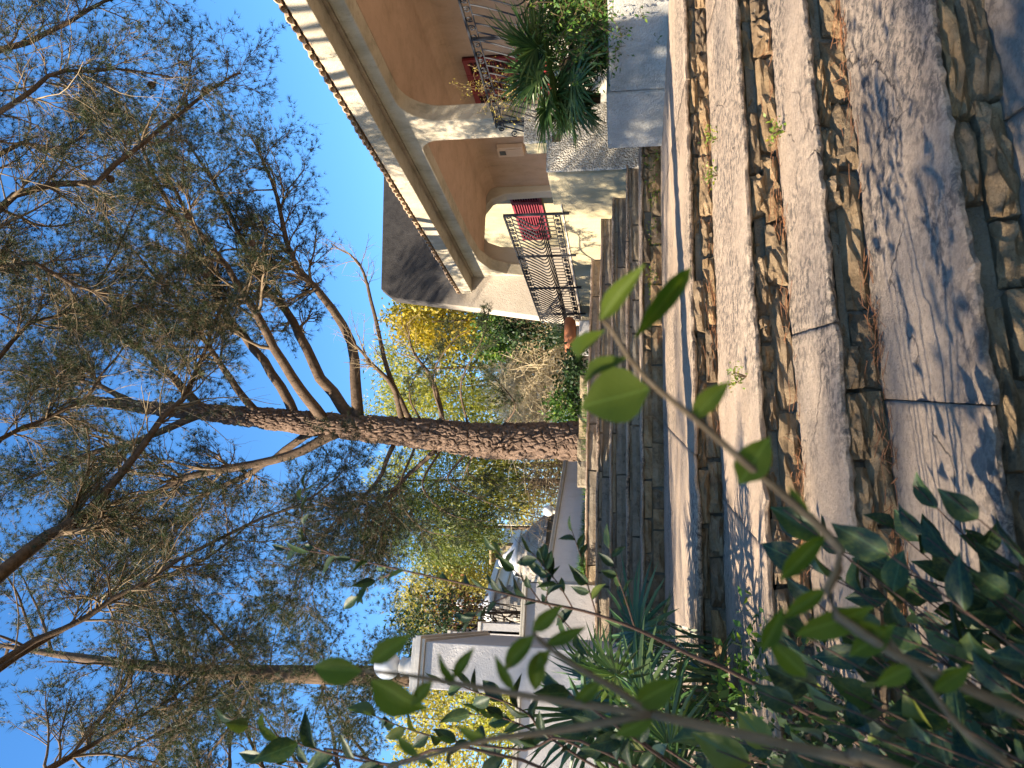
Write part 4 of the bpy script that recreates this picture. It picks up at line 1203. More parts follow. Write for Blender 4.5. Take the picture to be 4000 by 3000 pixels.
        pine('pine_tree', ['tall pine far down the garden behind the overhanging one', 'tall pine across the garden opposite the house'][i], b, tk, [.2, .17, .13, .05], limbs, sd,
             k2=13, k3=8, k4=1, tufts=3, per=6, l2=(.8, 1.8), l3=(.3, .8), wd=.016, ln=(.10, .18), bare=.2)
other_pines()

# ------------------------------------------------------------------ trees and thickets behind
def leaf_cloud(c, rad, nclump, per, cl, size, aspect, g, shell=.5, droop=.3, flat=1.0):
    """clumps of small leaves through an ellipsoid"""
    d = unit(g.normal(size=(nclump, 3)))
    r = (shell + (1 - shell) * g.random(nclump)) ** .6
    q = c + d * r[:, None] * np.array(rad)
    cr = cl * g.uniform(.6, 1.3, nclump)
    p = np.repeat(q, per, 0) + g.normal(size=(nclump * per, 3)) * np.repeat(cr, per)[:, None] * A3(1, 1, flat) * .5
    T = len(p)
    out = unit(p - c)
    a = unit(out * .7 + g.normal(size=(T, 3)) * .7 + A3(0, 0, -droop))
    b = perp(a, g)
    L = (size * g.uniform(.6, 1.4, T))[:, None]; W_ = L * aspect * .5
    V = np.stack([p, p + a * L * .5 + b * W_, p + a * L, p + a * L * .5 - b * W_], 1).reshape(-1, 3)
    return V, np.arange(T * 4).reshape(-1, 4)
def leafy_tree(name, label, c, rad, mat, seed, n, size, aspect, cl, cat='tree', group=None, droop=.3, trunk=True, shell=.4, base_z=None, extra=None):
    g = np.random.default_rng(seed)
    c = np.array(c, float)
    bz = ground_h(c[0], c[1]) if base_z is None else base_z
    root = thing(name, label, cat, A3(c[0], c[1], bz), group)
    if trunk:
        m = MB(); m.tube(spline([A3(c[0], c[1], bz - .1), A3(c[0] + .1, c[1], (bz + c[2]) / 2), c + A3(0, 0, rad[2] * .5)], 8), np.linspace(.16, .03, 9) * max(.35, rad[0] / 2), 7)
        m.build('trunk', MT['limb_bark'], root, smooth=True)
        LP, LR = [], []
        for i in range(14):
            d = unit(g.normal(size=3) * A3(1, 1, .6) + A3(0, 0, .3)); u = g.uniform(.3, .9)
            p = A3(c[0], c[1], bz + (c[2] + rad[2] * .4 - bz) * u)
            LP.append(spline([p, p + d * rad * .45, c + d * rad * .85], 6)); LR.append(np.linspace(.04, .008, 7) * max(.5, rad[0] / 2))
        add_tubes(root, 'limbs', np.array(LP), np.array(LR), 4, 'limb_bark')['kind'] = 'stuff'
    V, F = leaf_cloud(c, rad, n, 26, cl, size, aspect, g, shell, droop)
    o = link_mesh('crown', np_mesh('crown', V - ORG[root.name], F, MT[mat], 4), root); o['kind'] = 'stuff'
    return root
def background():
    T = lambda px, py, Y: at(px, py, Y)
    G = 'sunlit trees beyond the boundary'
    def tr(label, px, py, Y, rx, rz, mat, seed, n, size=.16, asp=.28, cl=.55, name='conifer', droop=.3, shell=.35):
        leafy_tree(name, label, T(px, py, Y), A3(rx, rx * .8, rz), mat, seed, n, size, asp, cl, group=G, droop=droop, shell=shell)
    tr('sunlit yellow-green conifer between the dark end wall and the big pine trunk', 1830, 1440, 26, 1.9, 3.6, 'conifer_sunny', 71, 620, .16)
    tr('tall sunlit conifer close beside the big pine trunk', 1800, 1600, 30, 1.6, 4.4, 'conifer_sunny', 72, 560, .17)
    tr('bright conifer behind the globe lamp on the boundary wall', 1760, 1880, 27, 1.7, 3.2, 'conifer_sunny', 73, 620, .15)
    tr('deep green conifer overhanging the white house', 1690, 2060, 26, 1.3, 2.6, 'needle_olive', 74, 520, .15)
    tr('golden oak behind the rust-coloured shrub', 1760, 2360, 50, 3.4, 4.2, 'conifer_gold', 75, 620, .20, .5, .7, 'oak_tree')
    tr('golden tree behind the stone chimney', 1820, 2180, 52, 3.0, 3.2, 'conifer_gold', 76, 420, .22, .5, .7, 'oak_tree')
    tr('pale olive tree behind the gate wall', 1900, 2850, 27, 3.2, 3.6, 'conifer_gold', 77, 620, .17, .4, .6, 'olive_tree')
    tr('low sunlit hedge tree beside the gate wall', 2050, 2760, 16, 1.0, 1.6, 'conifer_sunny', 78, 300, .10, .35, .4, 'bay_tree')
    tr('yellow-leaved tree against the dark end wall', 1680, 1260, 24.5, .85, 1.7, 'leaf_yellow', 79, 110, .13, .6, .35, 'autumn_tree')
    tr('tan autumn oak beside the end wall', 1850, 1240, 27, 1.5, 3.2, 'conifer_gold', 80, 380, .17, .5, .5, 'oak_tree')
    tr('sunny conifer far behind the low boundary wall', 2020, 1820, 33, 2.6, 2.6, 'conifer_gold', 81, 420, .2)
    leafy_tree('laurel_shrub', 'dark glossy laurel standing in front of the golden oak', T(1690, 2450, 13), A3(.55, .5, .65), 'leaf_dark', 82, 70, .075, .45, .3, 'shrub', base_z=.4)
    leafy_tree('rusty_shrub', 'rust-leaved shrub behind the coped wall', T(1790, 2400, 15), A3(.5, .4, .55), 'leaf_rust', 83, 60, .085, .5, .3, 'shrub', base_z=.4)
    # dry thicket of tan twigs
    g = np.random.default_rng(90)
    c = T(2090, 1450, 21)
    r = thing('dry_thicket', 'tangled thicket of dry tan twigs behind the terracotta bowl', 'thicket', A3(c[0], c[1], .5))
    n = 4200
    p = np.stack([c[0] + g.normal(0, .95, n), c[1] + g.normal(0, .5, n), g.uniform(.5, 3.4, n)], 1)
    d = unit(g.normal(size=(n, 3)) * A3(1, .6, .9) + A3(0, 0, .25)); L = g.uniform(.4, 1.5, n)[:, None]
    P = np.stack([p, p + d * L * .5 + g.normal(0, .05, (n, 3)), p + d * L + A3(0, 0, -.12) * L], 1)
    add_tubes(r, 'twigs', P, np.full((n, 3), .008) * np.array([1, .8, .5]), 3, 'dry_twig')['kind'] = 'stuff'
    V, F = leaf_cloud(A3(c[0], c[1], 1.9), A3(1.6, .6, 1.6), 200, 14, .4, .09, .3, g, .2)
    link_mesh('dry_leaves', np_mesh('dry_leaves', V - ORG[r.name], F, MT['conifer_gold'], 4), r)['kind'] = 'stuff'
    leafy_tree('ivy_mound', 'dark ivy climbing through the dry thicket', T(2080, 1300, 19.4), A3(.3, .3, 1.0), 'leaf_dark', 91, 60, .09, .7, .3, 'ivy', trunk=False, base_z=.5)
    leafy_tree('ivy_mound', 'green ivy at the edge of the yellow-leaved tree', T(1930, 1310, 19.8), A3(.7, .3, .45), 'vine_leaf', 92, 60, .09, .7, .3, 'ivy', trunk=False, base_z=.5)
    leafy_tree('low_shrub', 'low dark shrub between the white block and the big pine', T(2250, 1480, 15.5), A3(.6, .5, .22), 'leaf_dark', 93, 60, .08, .6, .25, 'shrub', trunk=False, base_z=.6)
    leafy_tree('low_shrub', 'green shrub right behind the big pine base', T(2210, 1590, 15.8), A3(.4, .4, .36), 'vine_leaf', 94, 50, .08, .6, .25, 'shrub', trunk=False, base_z=.6)
    # bare grey twigs under the conifers behind the wall
    c = T(2120, 1850, 20)
    r = thing('bare_shrub', 'leafless shrub of thin grey twigs behind the low boundary wall', 'shrub', A3(c[0], c[1], .5))
    n = 900
    p = np.stack([c[0] + g.normal(0, .8, n), c[1] + g.normal(0, .5, n), g.uniform(1.0, 2.6, n)], 1)
    d = unit(g.normal(size=(n, 3)) * A3(1, .6, .7) + A3(0, 0, .5)); L = g.uniform(.3, 1.0, n)[:, None]
    P = np.stack([p, p + d * L * .5 + g.normal(0, .04, (n, 3)), p + d * L], 1)
    add_tubes(r, 'twigs', P, np.full((n, 3), .006) * np.array([1, .8, .5]), 3, 'twig_bark')['kind'] = 'stuff'
background()

# ------------------------------------------------------------------ palms, vines, weeds
def frond_mesh(name, nb, R, wd, seed, open_=2.3):
    g = np.random.default_rng(seed)
    m = MB()
    for i in range(nb):
        a = -open_ + 2 * open_ * i / (nb - 1) + g.normal(0, .03)
        L = R * (.75 + .25 * math.cos(a * .7)) * g.uniform(.9, 1.08)
        d = A3(math.cos(a), math.sin(a), 0); sd = A3(-math.sin(a), math.cos(a), 0)
        pts = []
        for k, (u, w_) in enumerate(((.04, .25), (.35, 1.0), (.7, .75), (1.0, .03))):
            dz = -.25 * R * max(0, u - .35) ** 1.6 * g.uniform(.6, 1.6) + .06 * R * u
            c = d * L * u + A3(0, 0, dz)
            pts.append((c - sd * wd * w_ * .5, c + A3(0, 0, -wd * .3 * w_), c + sd * wd * w_ * .5))
        b = len(m.v)
        for q in pts: m.v += [tuple(x) for x in q]
        for k in range(3):
            for j in range(2):
                m.f.append((b + 3 * k + j, b + 3 * k + j + 1, b + 3 * k + 3 + j + 1, b + 3 * k + 3 + j))
    me = bpy.data.meshes.new(name); me.from_pydata(m.v, [], m.f); me.materials.append(MT['palm_leaf'])
    return me
FRONDS = [frond_mesh('frond', 22, .42, .030, s) for s in (1, 2, 3)]
def palm(label, c, n, stalk, scale, seed, name='fan_palm', el=(.1, 1.3), az=None):
    g = np.random.default_rng(seed)
    c = np.array(c, float)
    root = thing(name, label, 'palm', c)
    m = MB(); m.tube([c + A3(0, 0, -.05), c + A3(.01, 0, .12 * scale), c + A3(0, 0, .25 * scale)], [.07 * scale, .08 * scale, .04 * scale], 9); m.build('trunk', MT['limb_bark'], root)
    for i in range(n):
        a = g.uniform(0, 2 * math.pi) if az is None else g.uniform(*az)
        e = g.uniform(*el); L = stalk * g.uniform(.65, 1.15)
        d = A3(math.cos(a) * math.cos(e), math.sin(a) * math.cos(e), math.sin(e))
        p = c + A3(0, 0, .2 * scale)
        tip = p + d * L + A3(0, 0, -.12 * L)
        s = MB(); s.tube([p, p + d * L * .55, tip], [.009 * scale, .007 * scale, .005 * scale], 4)
        fr = link_mesh('frond', FRONDS[i % 3], root, tip)
        fwd = unit(d + A3(0, 0, -.35)); side = unit(np.cross(A3(0, 0, 1), fwd)); upv = np.cross(fwd, side)
        M = Matrix(((fwd[0], side[0], upv[0]), (fwd[1], side[1], upv[1]), (fwd[2], side[2], upv[2])))
        fr.rotation_euler = (M @ Matrix.Rotation(g.uniform(-.5, .5), 3, 'X')).to_euler()
        k = scale * g.uniform(.8, 1.2); fr.scale = (k, k, k)
        s.build('stalk', MT['palm_leaf'], root)
    return root
def vine_mass(name, label, pts, n, size, mat, seed, cat='vine', sticks=True, spread=.25):
    """trailing stems with many small leaves"""
    g = np.random.default_rng(seed)
    pts = np.array(pts, float)
    root = thing(name, label, cat, pts.mean(0) * A3(1, 1, 0) + A3(0, 0, pts[:, 2].min()))
    k = len(pts)
    p = pts[g.integers(0, k, n)] + g.normal(0, spread, (n, 3)) * A3(1, .7, .9)
    S = 5
    d = unit(g.normal(size=(n, 3))); out = [p]
    for s in range(S):
        d = unit(d + g.normal(0, .3, (n, 3)) + A3(0, 0, -.05)); out.append(out[-1] + d * g.uniform(.05, .12))
    P = np.stack(out, 1)
    add_tubes(root, 'stems', P, np.full((n, S + 1), .0028), 3, 'stem_bark')['kind'] = 'stuff'
    q = P[:, 1:].reshape(-1, 3); q = np.repeat(q, 3, 0) + g.normal(0, .02, (len(q) * 3, 3)); T = len(q)
    a = unit(g.normal(size=(T, 3)) + A3(0, 0, -.3)); b = perp(a, g); L = (size * g.uniform(.5, 1.3, T))[:, None]
    V = np.stack([q, q + a * L * .5 + b * L * .22, q + a * L, q + a * L * .5 - b * L * .22], 1).reshape(-1, 3)
    link_mesh('leaves', np_mesh('leaves', V - ORG[root.name], np.arange(T * 4).reshape(-1, 4), MT[mat], 4), root)['kind'] = 'stuff'
    return root
def planting():
    palm('fan palm spreading over the end of the grey planter wall', at(2290, 250, 8.9), 26, .52, 1.3, 101, el=(-.3, 1.35))
    palm('smaller fan palm beside the pier of the planter wall', at(2330, 385, 9.3), 12, .34, .9, 102, el=(-.4, 1.1))
    palm('low fan palm leaning over the top of the planter wall', at(2360, 180, 8.7), 8, .30, .62, 103, el=(-.3, .6))
    pts = [at(x, y, Y) for x, y, Y in ((2230, 40, 8.9), (2270, 110, 8.8), (2300, 30, 8.4), (2330, 110, 8.5), (2230, 160, 9.2), (2170, 20, 9.2), (2350, 20, 8.1), (2340, 60, 8.1))]
    vine_mass('creeper', 'leafy green creeper tumbling over the planter wall behind the palms', pts, 800, .055, 'vine_leaf', 111, spread=.2)
    vine_mass('creeper', 'wispy half-dry creeper hanging on the balcony rail', [at(x, y, Y) for x, y, Y in ((1890, 330, 10.6), (1930, 360, 10.7), (1970, 380, 10.8), (2010, 400, 10.9), (1940, 370, 10.6))], 45, .035, 'conifer_gold', 112, spread=.06)
    # weeds along the foot of the step below the terrace
    g = np.random.default_rng(120)
    for i, (px, py) in enumerate(((2525, 640), (2515, 720), (2520, 790), (2520, 900), (2520, 960), (2525, 1090), (2520, 1140), (2835, 690), (2850, 545), (3100, 520), (2470, 1560), (2920, 1470), (2440, 2010), (2460, 1880))):
        Y = 9.15 + .21 * (at(2500, py, 9)[0]) - .02 if px < 2600 else (5.1 if px < 2900 else 3.9)
        if px < 2480: Y = 9.7
        c = at(px, py, Y)
        z = max([STEP_Z[k] for k in 'ABCDEFG' if step_line(k, c[0]) < c[1] + .05])
        if px < 2600: z = STEP_Z['D']
        r = thing('weed', 'yellow-green weed in the joint at the foot of the riser above the broad landing' if 2480 < px < 2600 else ('dark little weed on the narrow upper steps' if px < 2480 else ('small weed at the front edge of the landing' if px < 2930 else 'tiny weed on the tread two steps below the landing')), 'weed', A3(c[0], c[1] - .03, z), 'weeds in the joints of the steps')
        s_ = 1.0 if px < 2600 else .55
        n = 70
        q = A3(c[0], c[1] - .05, z + .09 * s_) + g.normal(0, .055, (n, 3)) * A3(1.2, .5, .8) * s_
        a = unit(g.normal(size=(n, 3)) + A3(0, -.3, .5)); b = perp(a, g); L = (.042 * s_ * g.uniform(.6, 1.3, n))[:, None]
        V = np.stack([q, q + a * L * .5 + b * L * .28, q + a * L, q + a * L * .5 - b * L * .28], 1).reshape(-1, 3)
        link_mesh('leaves', np_mesh('leaves', V - ORG[r.name], np.arange(n * 4).reshape(-1, 4), MT['weed_leaf'], 4), r)
        m = MB()
        for k in range(5):
            e = g.normal(0, .05, 3) * s_; m.tube([A3(c[0], c[1] - .03, z), A3(c[0] + e[0], c[1] - .05 + e[1] * .4, z + .12 * s_)], [.003, .002], 4)
        m.build('stalk', MT['stem_bark'], r)
    # strip of grass at the foot of the boundary wall and around the pine
    n = 2600
    def grass(name, label, ctr, n, hh, mat='grass_leaf'):
        V, F = [], []
        ctr = np.array(ctr)
        a = g.uniform(0, 2 * math.pi, n)
        d = np.stack([np.cos(a), np.sin(a), np.zeros(n)], 1); h = g.uniform(.5, 1.2, n)[:, None] * hh
        s = np.stack([-np.sin(a), np.cos(a), np.zeros(n)], 1) * .005
        V = np.stack([ctr - s, ctr + s, ctr + d * h * .4 + A3(0, 0, 1) * h], 1).reshape(-1, 3)
        o = link_mesh(name, np_mesh(name, V, np.arange(len(V)).reshape(-1, 3), MT[mat], 3)); props(o, label, 'grass', kind='stuff')
    u = g.random(n)
    x0, y0, x1, y1 = -2.9, 10.85, -1.2, 14.6
    ctr = np.stack([x0 + (x1 - x0) * u + g.normal(.12, .06, n), y0 + (y1 - y0) * u + g.normal(-.1, .08, n), np.full(n, .60)], 1)
    grass('grass', 'strip of bright grass at the foot of the low boundary wall', ctr, n, .14)
    b = at(2300, 1720, 12.4)
    ctr = np.stack([b[0] + g.normal(0, .42, 900), b[1] - .25 + g.normal(0, .12, 900), np.full(900, .64)], 1)
    grass('grass', 'tufts of grass round the base of the big pine', ctr, 900, .12, 'vine_leaf')
    # kerb stones round the pine bed
    r = thing('bed_edging', 'short row of rough edging stones in front of the big pine', 'edging', A3(-.9, 11.9, .6))
    xx = -1.6
    i = 0
    while xx < -.1:
        l = g.uniform(.2, .42); p0 = (xx, 12.0 + .3 * (xx + .9)); p1 = (xx + l - .015, 12.0 + .3 * (xx + l + .9))
        dd = unit(np.array(p1) - np.array(p0))
        stone_block(p0, p1, (dd[1], -dd[0]), .60, .60 + g.uniform(.12, .2), .2, .02, 4, 3, 900 + i).build('edging_stone', MT['bed_stone'], r, recalc=False); xx += l; i += 1
    # dry pine needles gathered on the treads at the foot of the risers
    P = []
    for k, nx, lo, hi, n in (('B', 'C', -.9, 1.8, 150), ('A', 'B', -1.0, 1.8, 220), ('C', 'D', -1.0, 2.0, 130), ('D', 'E', -1, 2.5, 120)):
        nclu = 26
        cx = g.uniform(lo, hi, nclu)
        x = cx[g.integers(0, nclu, n)] + g.normal(0, .06, n)
        y = np.array([step_line(nx, a) for a in x]) - np.abs(g.normal(0, .035, n)) - .0
        z = STEP_Z[k] + np.abs(g.normal(0, .03, n)) + .004
        a = g.uniform(0, math.pi, n); L = g.uniform(.05, .11, n)
        d = np.stack([np.cos(a), np.sin(a) * .5, g.normal(0, .25, n)], 1) * L[:, None]
        p = np.stack([x, y, z], 1)
        P.append(np.stack([p - d * .5, p + A3(0, 0, .004), p + d * .5], 1))
    P = np.vstack(P); P[:, :, 2] = np.maximum(P[:, :, 2], P[:, 1:2, 2] - .004)
    V, q = tubes(P, np.full(P.shape[:2], .0016), 3)
    props(link_mesh('pine_needles', np_mesh('pine_needles', V, q, MT['needle_litter'], 4)), 'drifts of fallen brown pine needles at the foot of the risers', 'litter', kind='stuff')
planting()

# ------------------------------------------------------------------ shrubs close to the camera
def leaf_mesh(name, mat, curl, fold, wide, seed):
    g = np.random.default_rng(seed)
    prof = [(0, .04), (.08, .16), (.22, .40), (.40, .5), (.58, .46), (.76, .31), (.90, .13), (1, .01)]
    vs, fs = [], []
    for i, (u, h) in enumerate(prof):
        z = -curl * u * u + .02 * math.sin(u * 9 + seed)
        h2 = h * wide
        e = g.uniform(-.02, .02, 2)
        vs += [(u, -h2 - e[0] * h, z + fold * h2), (u, -h2 * .5, z + fold * .42 * h2), (u, 0, z), (u, h2 * .5, z + fold * .42 * h2), (u, h2 + e[1] * h, z + fold * h2)]
    for i in range(len(prof) - 1):
        for j in range(4):
            fs.append((i * 5 + j, i * 5 + j + 1, i * 5 + j + 6, i * 5 + j + 5))
    me = bpy.data.meshes.new(name); me.from_pydata(vs, [], fs); me.materials.append(MT[mat])
    me.polygons.foreach_set('use_smooth', np.ones(len(fs), bool))
    return me
LEAF_N = [leaf_mesh('leaf', 'leaf_near', c, f, 1.0, s) for c, f, s in ((.10, .25, 1), (.2, .35, 2), (.05, .2, 3))]
LEAF_S = [leaf_mesh('leaf', 'leaf_shrub', c, f, 1.0, s) for c, f, s in ((.15, .3, 4), (.25, .45, 5), (.08, .25, 6), (.3, .2, 7))]
def put_leaf(root, meshes, base, tip, width, face, g):
    """leaf from base to tip; face is roughly the direction its upper side looks to"""
    base, tip = np.array(base, float), np.array(tip, float)
    L = np.linalg.norm(tip - base); x = (tip - base) / L
    z = np.array(face, float) - (np.array(face) @ x) * x
    z = unit(z); y = np.cross(z, x)
    o = link_mesh('leaf', meshes[int(g.integers(len(meshes)))], root, base)
    M = Matrix(((x[0], y[0], z[0]), (x[1], y[1], z[1]), (x[2], y[2], z[2])))
    o.rotation_euler = M.to_euler(); o.scale = (L, L * width, L)
    return o
def stem(root, pts, r0, r1, mat='stem_bark', n=14, name='branch'):
    P = spline(pts, n)
    m = MB(); m.tube(P, np.linspace(r0, r1, n + 1), 7); m.build(name, MT[mat], root, smooth=True)
    return P
def leafy_stem(root, P, g, meshes, n, L, width, t0=.2, face=None, petiole=.1):
    for i in range(n):
        u = t0 + (1 - t0) * (i + .5) / n
        f = u * (len(P) - 1); k = min(int(f), len(P) - 2)
        p = P[k] + (P[k + 1] - P[k]) * (f - k); d = unit(P[k + 1] - P[k])
        q = perp(d[None], g)[0]
        a = g.uniform(.5, 1.1) if i < n - 1 else .1
        x = unit(d * math.cos(a) + q * math.sin(a) + A3(0, 0, g.uniform(-.15, .2)))
        l = L * g.uniform(.65, 1.2)
        fc = A3(.1, -.75, .6) + g.normal(0, .45, 3) if face is None else face + g.normal(0, .4, 3)
        put_leaf(root, meshes, p, p + x * l, width * g.uniform(.8, 1.2), fc, g)
def near_shrubs():
    g = np.random.default_rng(201)
    # 1. branch reaching across the steps right in front of the lens
    Y = .62
    a = lambda *p: [at(x, y, Y * (q[0] if q else 1)) for x, y, *q in p]
    gz = ground_h(-.55, .9)
    r = thing('leafy_shrub', 'pale-stemmed shrub whose blurred bright leaves reach across the steps', 'shrub', A3(-.55, .75, gz))
    root_p = A3(-.55, .75, gz)
    P = stem(r, [root_p, A3(-.42, .70, -.75)] + a((3500, 2560), (3280, 2150), (3080, 1950), (2900, 1800), (2720, 1640), (2560, 1510), (2460, 1400), (2390, 1290), (2350, 1245)), .0046, .0015, n=40)
    def lf(x0, y0, x1, y1, wd, f=(0, -1, .3), dy=0.0, m=LEAF_N):
        put_leaf(r, m, at(x0, y0, Y), at(x1, y1, Y + dy), wd, f, g)
    lf(2535, 1520, 2265, 1585, .82, (.2, -1, .2)); lf(2700, 1640, 2850, 1485, .40, (.5, -1, .0)); lf(2890, 1890, 3005, 1705, .62, (.3, -1, .2))
    lf(2475, 1325, 2735, 1000, .17, (.2, -1, -.2), .04); lf(2345, 1250, 2510, 1035, .27, (0, -1, .2), -.04)
    lf(2370, 1290, 2205, 1420, .22, (0, -1, .6), .06); lf(2450, 1400, 2250, 1500, .18, (.3, -.6, .6), .08)
    lf(3050, 2265, 3235, 2075, .30, (.2, -1, .3)); lf(3160, 2030, 3080, 1900, .35, (0, -1, .4))
    lf(3110, 2480, 3420, 2375, .34, (0, -1, .2)); lf(3320, 2560, 3500, 2440, .45, (.3, -1, .1)); lf(3230, 2300, 3050, 2420, .3, (.3, -1, .3))
    lf(2980, 2540, 3060, 2380, .4, (.1, -1, .2)); lf(3150, 2640, 3000, 2500, .45, (.2, -1, .3))
    # 2. forked branch low in front
    J = (2545, 2790)
    P = stem(r, [root_p + A3(-.02, 0, 0), A3(-.52, .66, -.8)] + a((3600, 3040), (3350, 2975), (2900, 2870), J), .0052, .0038, n=24)
    Pa = stem(r, a(J, (2200, 2742), (1900, 2690), (1620, 2642), (1425, 2620)), .0036, .0014)
    Pb = stem(r, a(J, (2200, 2850), (1900, 2890), (1700, 2945), (1480, 3010)), .0034, .0016)
    Pc = stem(r, a(J, (2400, 2690), (2250, 2605), (2130, 2520), (2080, 2468)), .0036, .0016)
    lf(1415, 2620, 1205, 2612, .50, (.2, -1, .1)); lf(1455, 2655, 1655, 2795, .62, (0, -1, .2)); lf(1445, 2590, 1600, 2480, .42, (.2, -1, .3))
    lf(1770, 2650, 1850, 2530, .33); lf(1790, 2670, 1700, 2560, .3); lf(2010, 2700, 1930, 2560, .28, (.4, -1, .2)); lf(2080, 2468, 2195, 2365, .40); lf(2090, 2480, 1955, 2625, .36, (.3, -1, .2))
    lf(2150, 2540, 2050, 2640, .42); lf(2110, 2540, 2085, 2715, .40, (.2, -1, 0)); lf(2130, 2520, 2290, 2450, .30); lf(2480, 2750, 2650, 2660, .55); lf(2560, 2790, 2400, 2880, .4)
    lf(2350, 2660, 2230, 2760, .35); lf(1690, 2660, 1600, 2760, .4); lf(1900, 2890, 1780, 2840, .4); lf(1640, 2950, 1540, 2870, .45)
    Pd = stem(r, a((3950, 2990), (3760, 2850), (3600, 2650), (3470, 2500)), .0032, .002)
    lf(3470, 2500, 3280, 2420, .45); lf(3560, 2600, 3420, 2680, .5); lf(3640, 2700, 3800, 2600, .4)
    # unseen laurel, added just out of the picture to keep the shrubs in shade
    leafy_tree('laurel_shrub', 'unseen rounded laurel bush added beside the lowest step to shade the evergreens', A3(-2.6, -.25, .75), A3(.7, .6, 1.0), 'leaf_dark', 210, 120, .09, .45, .3, 'shrub', base_z=-1.4)
    # 3. dark evergreen in the corner, nearly in focus
    gz = ground_h(-1.0, 1.4)
    r2 = thing('evergreen_shrub', 'dense dark green evergreen shrub at the edge of the lowest steps', 'shrub', A3(-.85, 1.35, gz))
    targets = [(3060, 1990), (3040, 2150), (3180, 2180), (3330, 2060), (3420, 2260), (3520, 2000), (3620, 2100), (3700, 1930), (3690, 2180), (3790, 2080), (3820, 2250), (3880, 2350), (3560, 2280), (3480, 2480), (3400, 2620),
               (3650, 2480), (3760, 2560), (3850, 2640), (3940, 2500), (3300, 2700), (3180, 2720), (3080, 2640), (3240, 2850), (3420, 2820), (3600, 2780), (3780, 2800), (3940, 2780), (3500, 2940), (3700, 2960), (3900, 2950), (3060, 2800), (2960, 2700), (3120, 2950),
               (2930, 2900), (2800, 2930), (2700, 2860), (3000, 2400), (3880, 2180), (3330, 2400)]
    cnt = 0
    for i, (x, y) in enumerate(targets):
        Yt = g.uniform(1.05, 1.55)
        tip = at(x, y, Yt)
        b = A3(-.85 + g.normal(0, .12), 1.35 + g.normal(0, .1), gz)
        mid = b * .45 + tip * .55 + A3(-.06, 0, .02) + g.normal(0, .03, 3)
        P = stem(r2, [b, b * .75 + tip * .25 + A3(-.06, 0, .08), mid, tip], .0045, .0012, 'stem_dark', 14)
        leafy_stem(r2, P, g, LEAF_S, 7, .078, .60, .55)
    r2 = thing('evergreen_shrub', 'second dark evergreen shrub growing through the dense one', 'shrub', A3(-.95, 1.7, gz))
    for i, (x, y) in enumerate([(a_ + g.normal(0, 90), b_ + g.normal(0, 90) + 60) for a_, b_ in targets]):
        tip = at(x, y, g.uniform(1.35, 2.0))
        b = A3(-.95 + g.normal(0, .12), 1.7 + g.normal(0, .1), gz)
        P = stem(r2, [b, b * .75 + tip * .25 + A3(-.06, 0, .08), b * .45 + tip * .55 + A3(-.06, 0, .02) + g.normal(0, .03, 3), tip], .0045, .0012, 'stem_dark', 14)
        leafy_stem(r2, P, g, LEAF_S, 7, .082, .58, .5)
    # 4. slender shrub with a long dark shoot in front of the boundary wall
    gz = ground_h(-1.3, 2.4)
    Yq = 1.9
    q = lambda *p: [at(x, y, Yq) for x, y in p]
    r3 = thing('slender_shrub', 'slender shrub with a long thin dark shoot crossing the white wall', 'shrub', A3(-1.25, 2.1, gz))
    P = stem(r3, [A3(-1.25, 2.1, gz)] + q((3000, 2700), (2700, 2560), (2480, 2455), (2290, 2390), (2100, 2350), (1900, 2300), (1560, 2225), (1290, 2165), (1100, 2140)), .006, .0012, 'stem_dark', 40)
    leafy_stem(r3, P[16:], g, LEAF_S, 20, .062, .42, .1)
    for pts, n in ((((2330, 2400), (2300, 2300), (2270, 2180), (2230, 2060)), 9), (((2110, 2350), (2050, 2270), (1980, 2200), (1930, 2140)), 8), (((2130, 2360), (2140, 2280), (2120, 2180)), 7), (((2240, 2380), (2180, 2280), (2130, 2220), (2070, 2150)), 8),
                   (((2000, 2320), (1880, 2380), (1830, 2440)), 6), (((2480, 2455), (2440, 2330), (2400, 2220), (2380, 2130)), 7), (((1300, 2165), (1200, 2110), (1180, 1960), (1190, 1900)), 7), (((1560, 2225), (1450, 2280), (1390, 2340)), 5), (((2140, 2360), (2250, 2480), (2300, 2560)), 6)):
        P = stem(r3, q(*pts), .0022, .0009, 'stem_dark', 10); leafy_stem(r3, P, g, LEAF_S, n, .055, .42, .15)
    # 5. dark shoot by the gate wall
    r4 = thing('evergreen_shrub', 'dark-leaved shrub with shoots standing up beside the gate wall', 'shrub', A3(-1.5, 2.0, ground_h(-1.5, 2)))
    b = A3(-1.5, 2.0, ground_h(-1.5, 2))
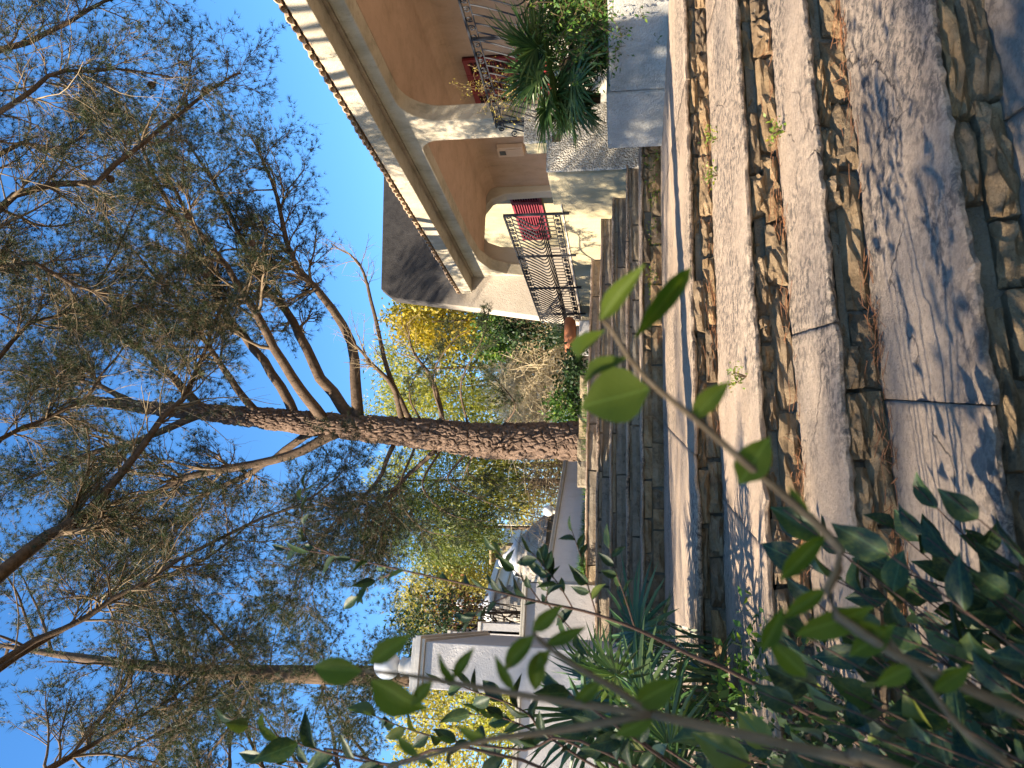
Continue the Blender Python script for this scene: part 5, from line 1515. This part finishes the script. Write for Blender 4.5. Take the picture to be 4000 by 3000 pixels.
    for pts, n in ((((2400, 2950), (2050, 2930), (1800, 2900), (1600, 2850), (1450, 2790)), 14), (((2300, 2980), (2050, 2780), (1850, 2700), (1750, 2660)), 12), (((2100, 2990), (1500, 2985), (1150, 2900), (880, 2800)), 13), (((2500, 2900), (2300, 2760), (2180, 2680)), 9), (((2400, 2990), (2100, 2860), (1950, 2800), (1830, 2790)), 12),
                   (((1500, 2985), (1300, 2990), (1000, 2960)), 9), (((2600, 2960), (2450, 2880), (2300, 2860)), 9), (((2700, 2990), (2550, 2940), (2380, 2930)), 10)):
        Yl = g.uniform(1.5, 2.0)
        P = stem(r4, [b, b + A3(0, .05, .35)] + [at(x, y, Yl) for x, y in pts], .005, .0012, 'stem_dark', 22)
        leafy_stem(r4, P, g, LEAF_S, n, .075, .46, .4)
    # strap-leaved clumps and a palm by the left end of the steps
    for i, (px, py, Yp, nn, h) in enumerate(((2700, 2540, 4.6, 34, .52), (2740, 2660, 4.0, 36, .6), (2580, 2730, 4.8, 30, .6))):
        c = at(px, py, Yp)
        c[2] = min(c[2] - .12, ground_h(c[0], c[1]) + .45)
        rt = thing('strap_plant', ['clump of narrow grey-green strap leaves beside the landing', 'larger clump of arching strap leaves next to the evergreen', 'clump of strap leaves in the shade of the gate wall'][i], 'plant', c)
        blades(rt, 'leaves', c, nn, h * .55, h, .12, .022, 'strap_leaf', .9, 5, g)
    c = at(2450, 2720, 4.2); c[2] = -.55
    palm('fan palm in the shade at the foot of the gate wall', c, 12, .7, 1.0, 301, el=(.3, 1.4))
    c = at(2500, 2900, 3.4); c[2] = -.75
    palm('fan palm half hidden by the dark-leaved shrub', c, 12, .7, .9, 302, el=(.2, 1.3))
    # ground cover below
    for i, (px, py, Yp, rad, n, mat) in enumerate(((2900, 2950, 2.6, (.45, .45, .22), 60, 'leaf_dark'), (2650, 2800, 3.6, (.6, .6, .25), 70, 'vine_leaf'), (2620, 2960, 3.0, (.5, .5, .35), 70, 'leaf_dark'), (3950, 2900, 1.35, (.35, .3, .2), 40, 'leaf_dark'))):
        c = at(px, py, Yp); c[2] = ground_h(c[0], c[1]) + rad[2] * .8
        V, F = leaf_cloud(c, A3(*rad), n, 22, .16, .05, .5, g, .1, 0)
        o = link_mesh('ground_cover', np_mesh('ground_cover', V, F, MT[mat], 4))
        props(o, ['low dark ground cover under the evergreen', 'green ground cover beside the strap leaves', 'ground cover under the fan palm', 'ground cover at the end of the lowest step'][i], 'ground cover', kind='stuff')
near_shrubs()
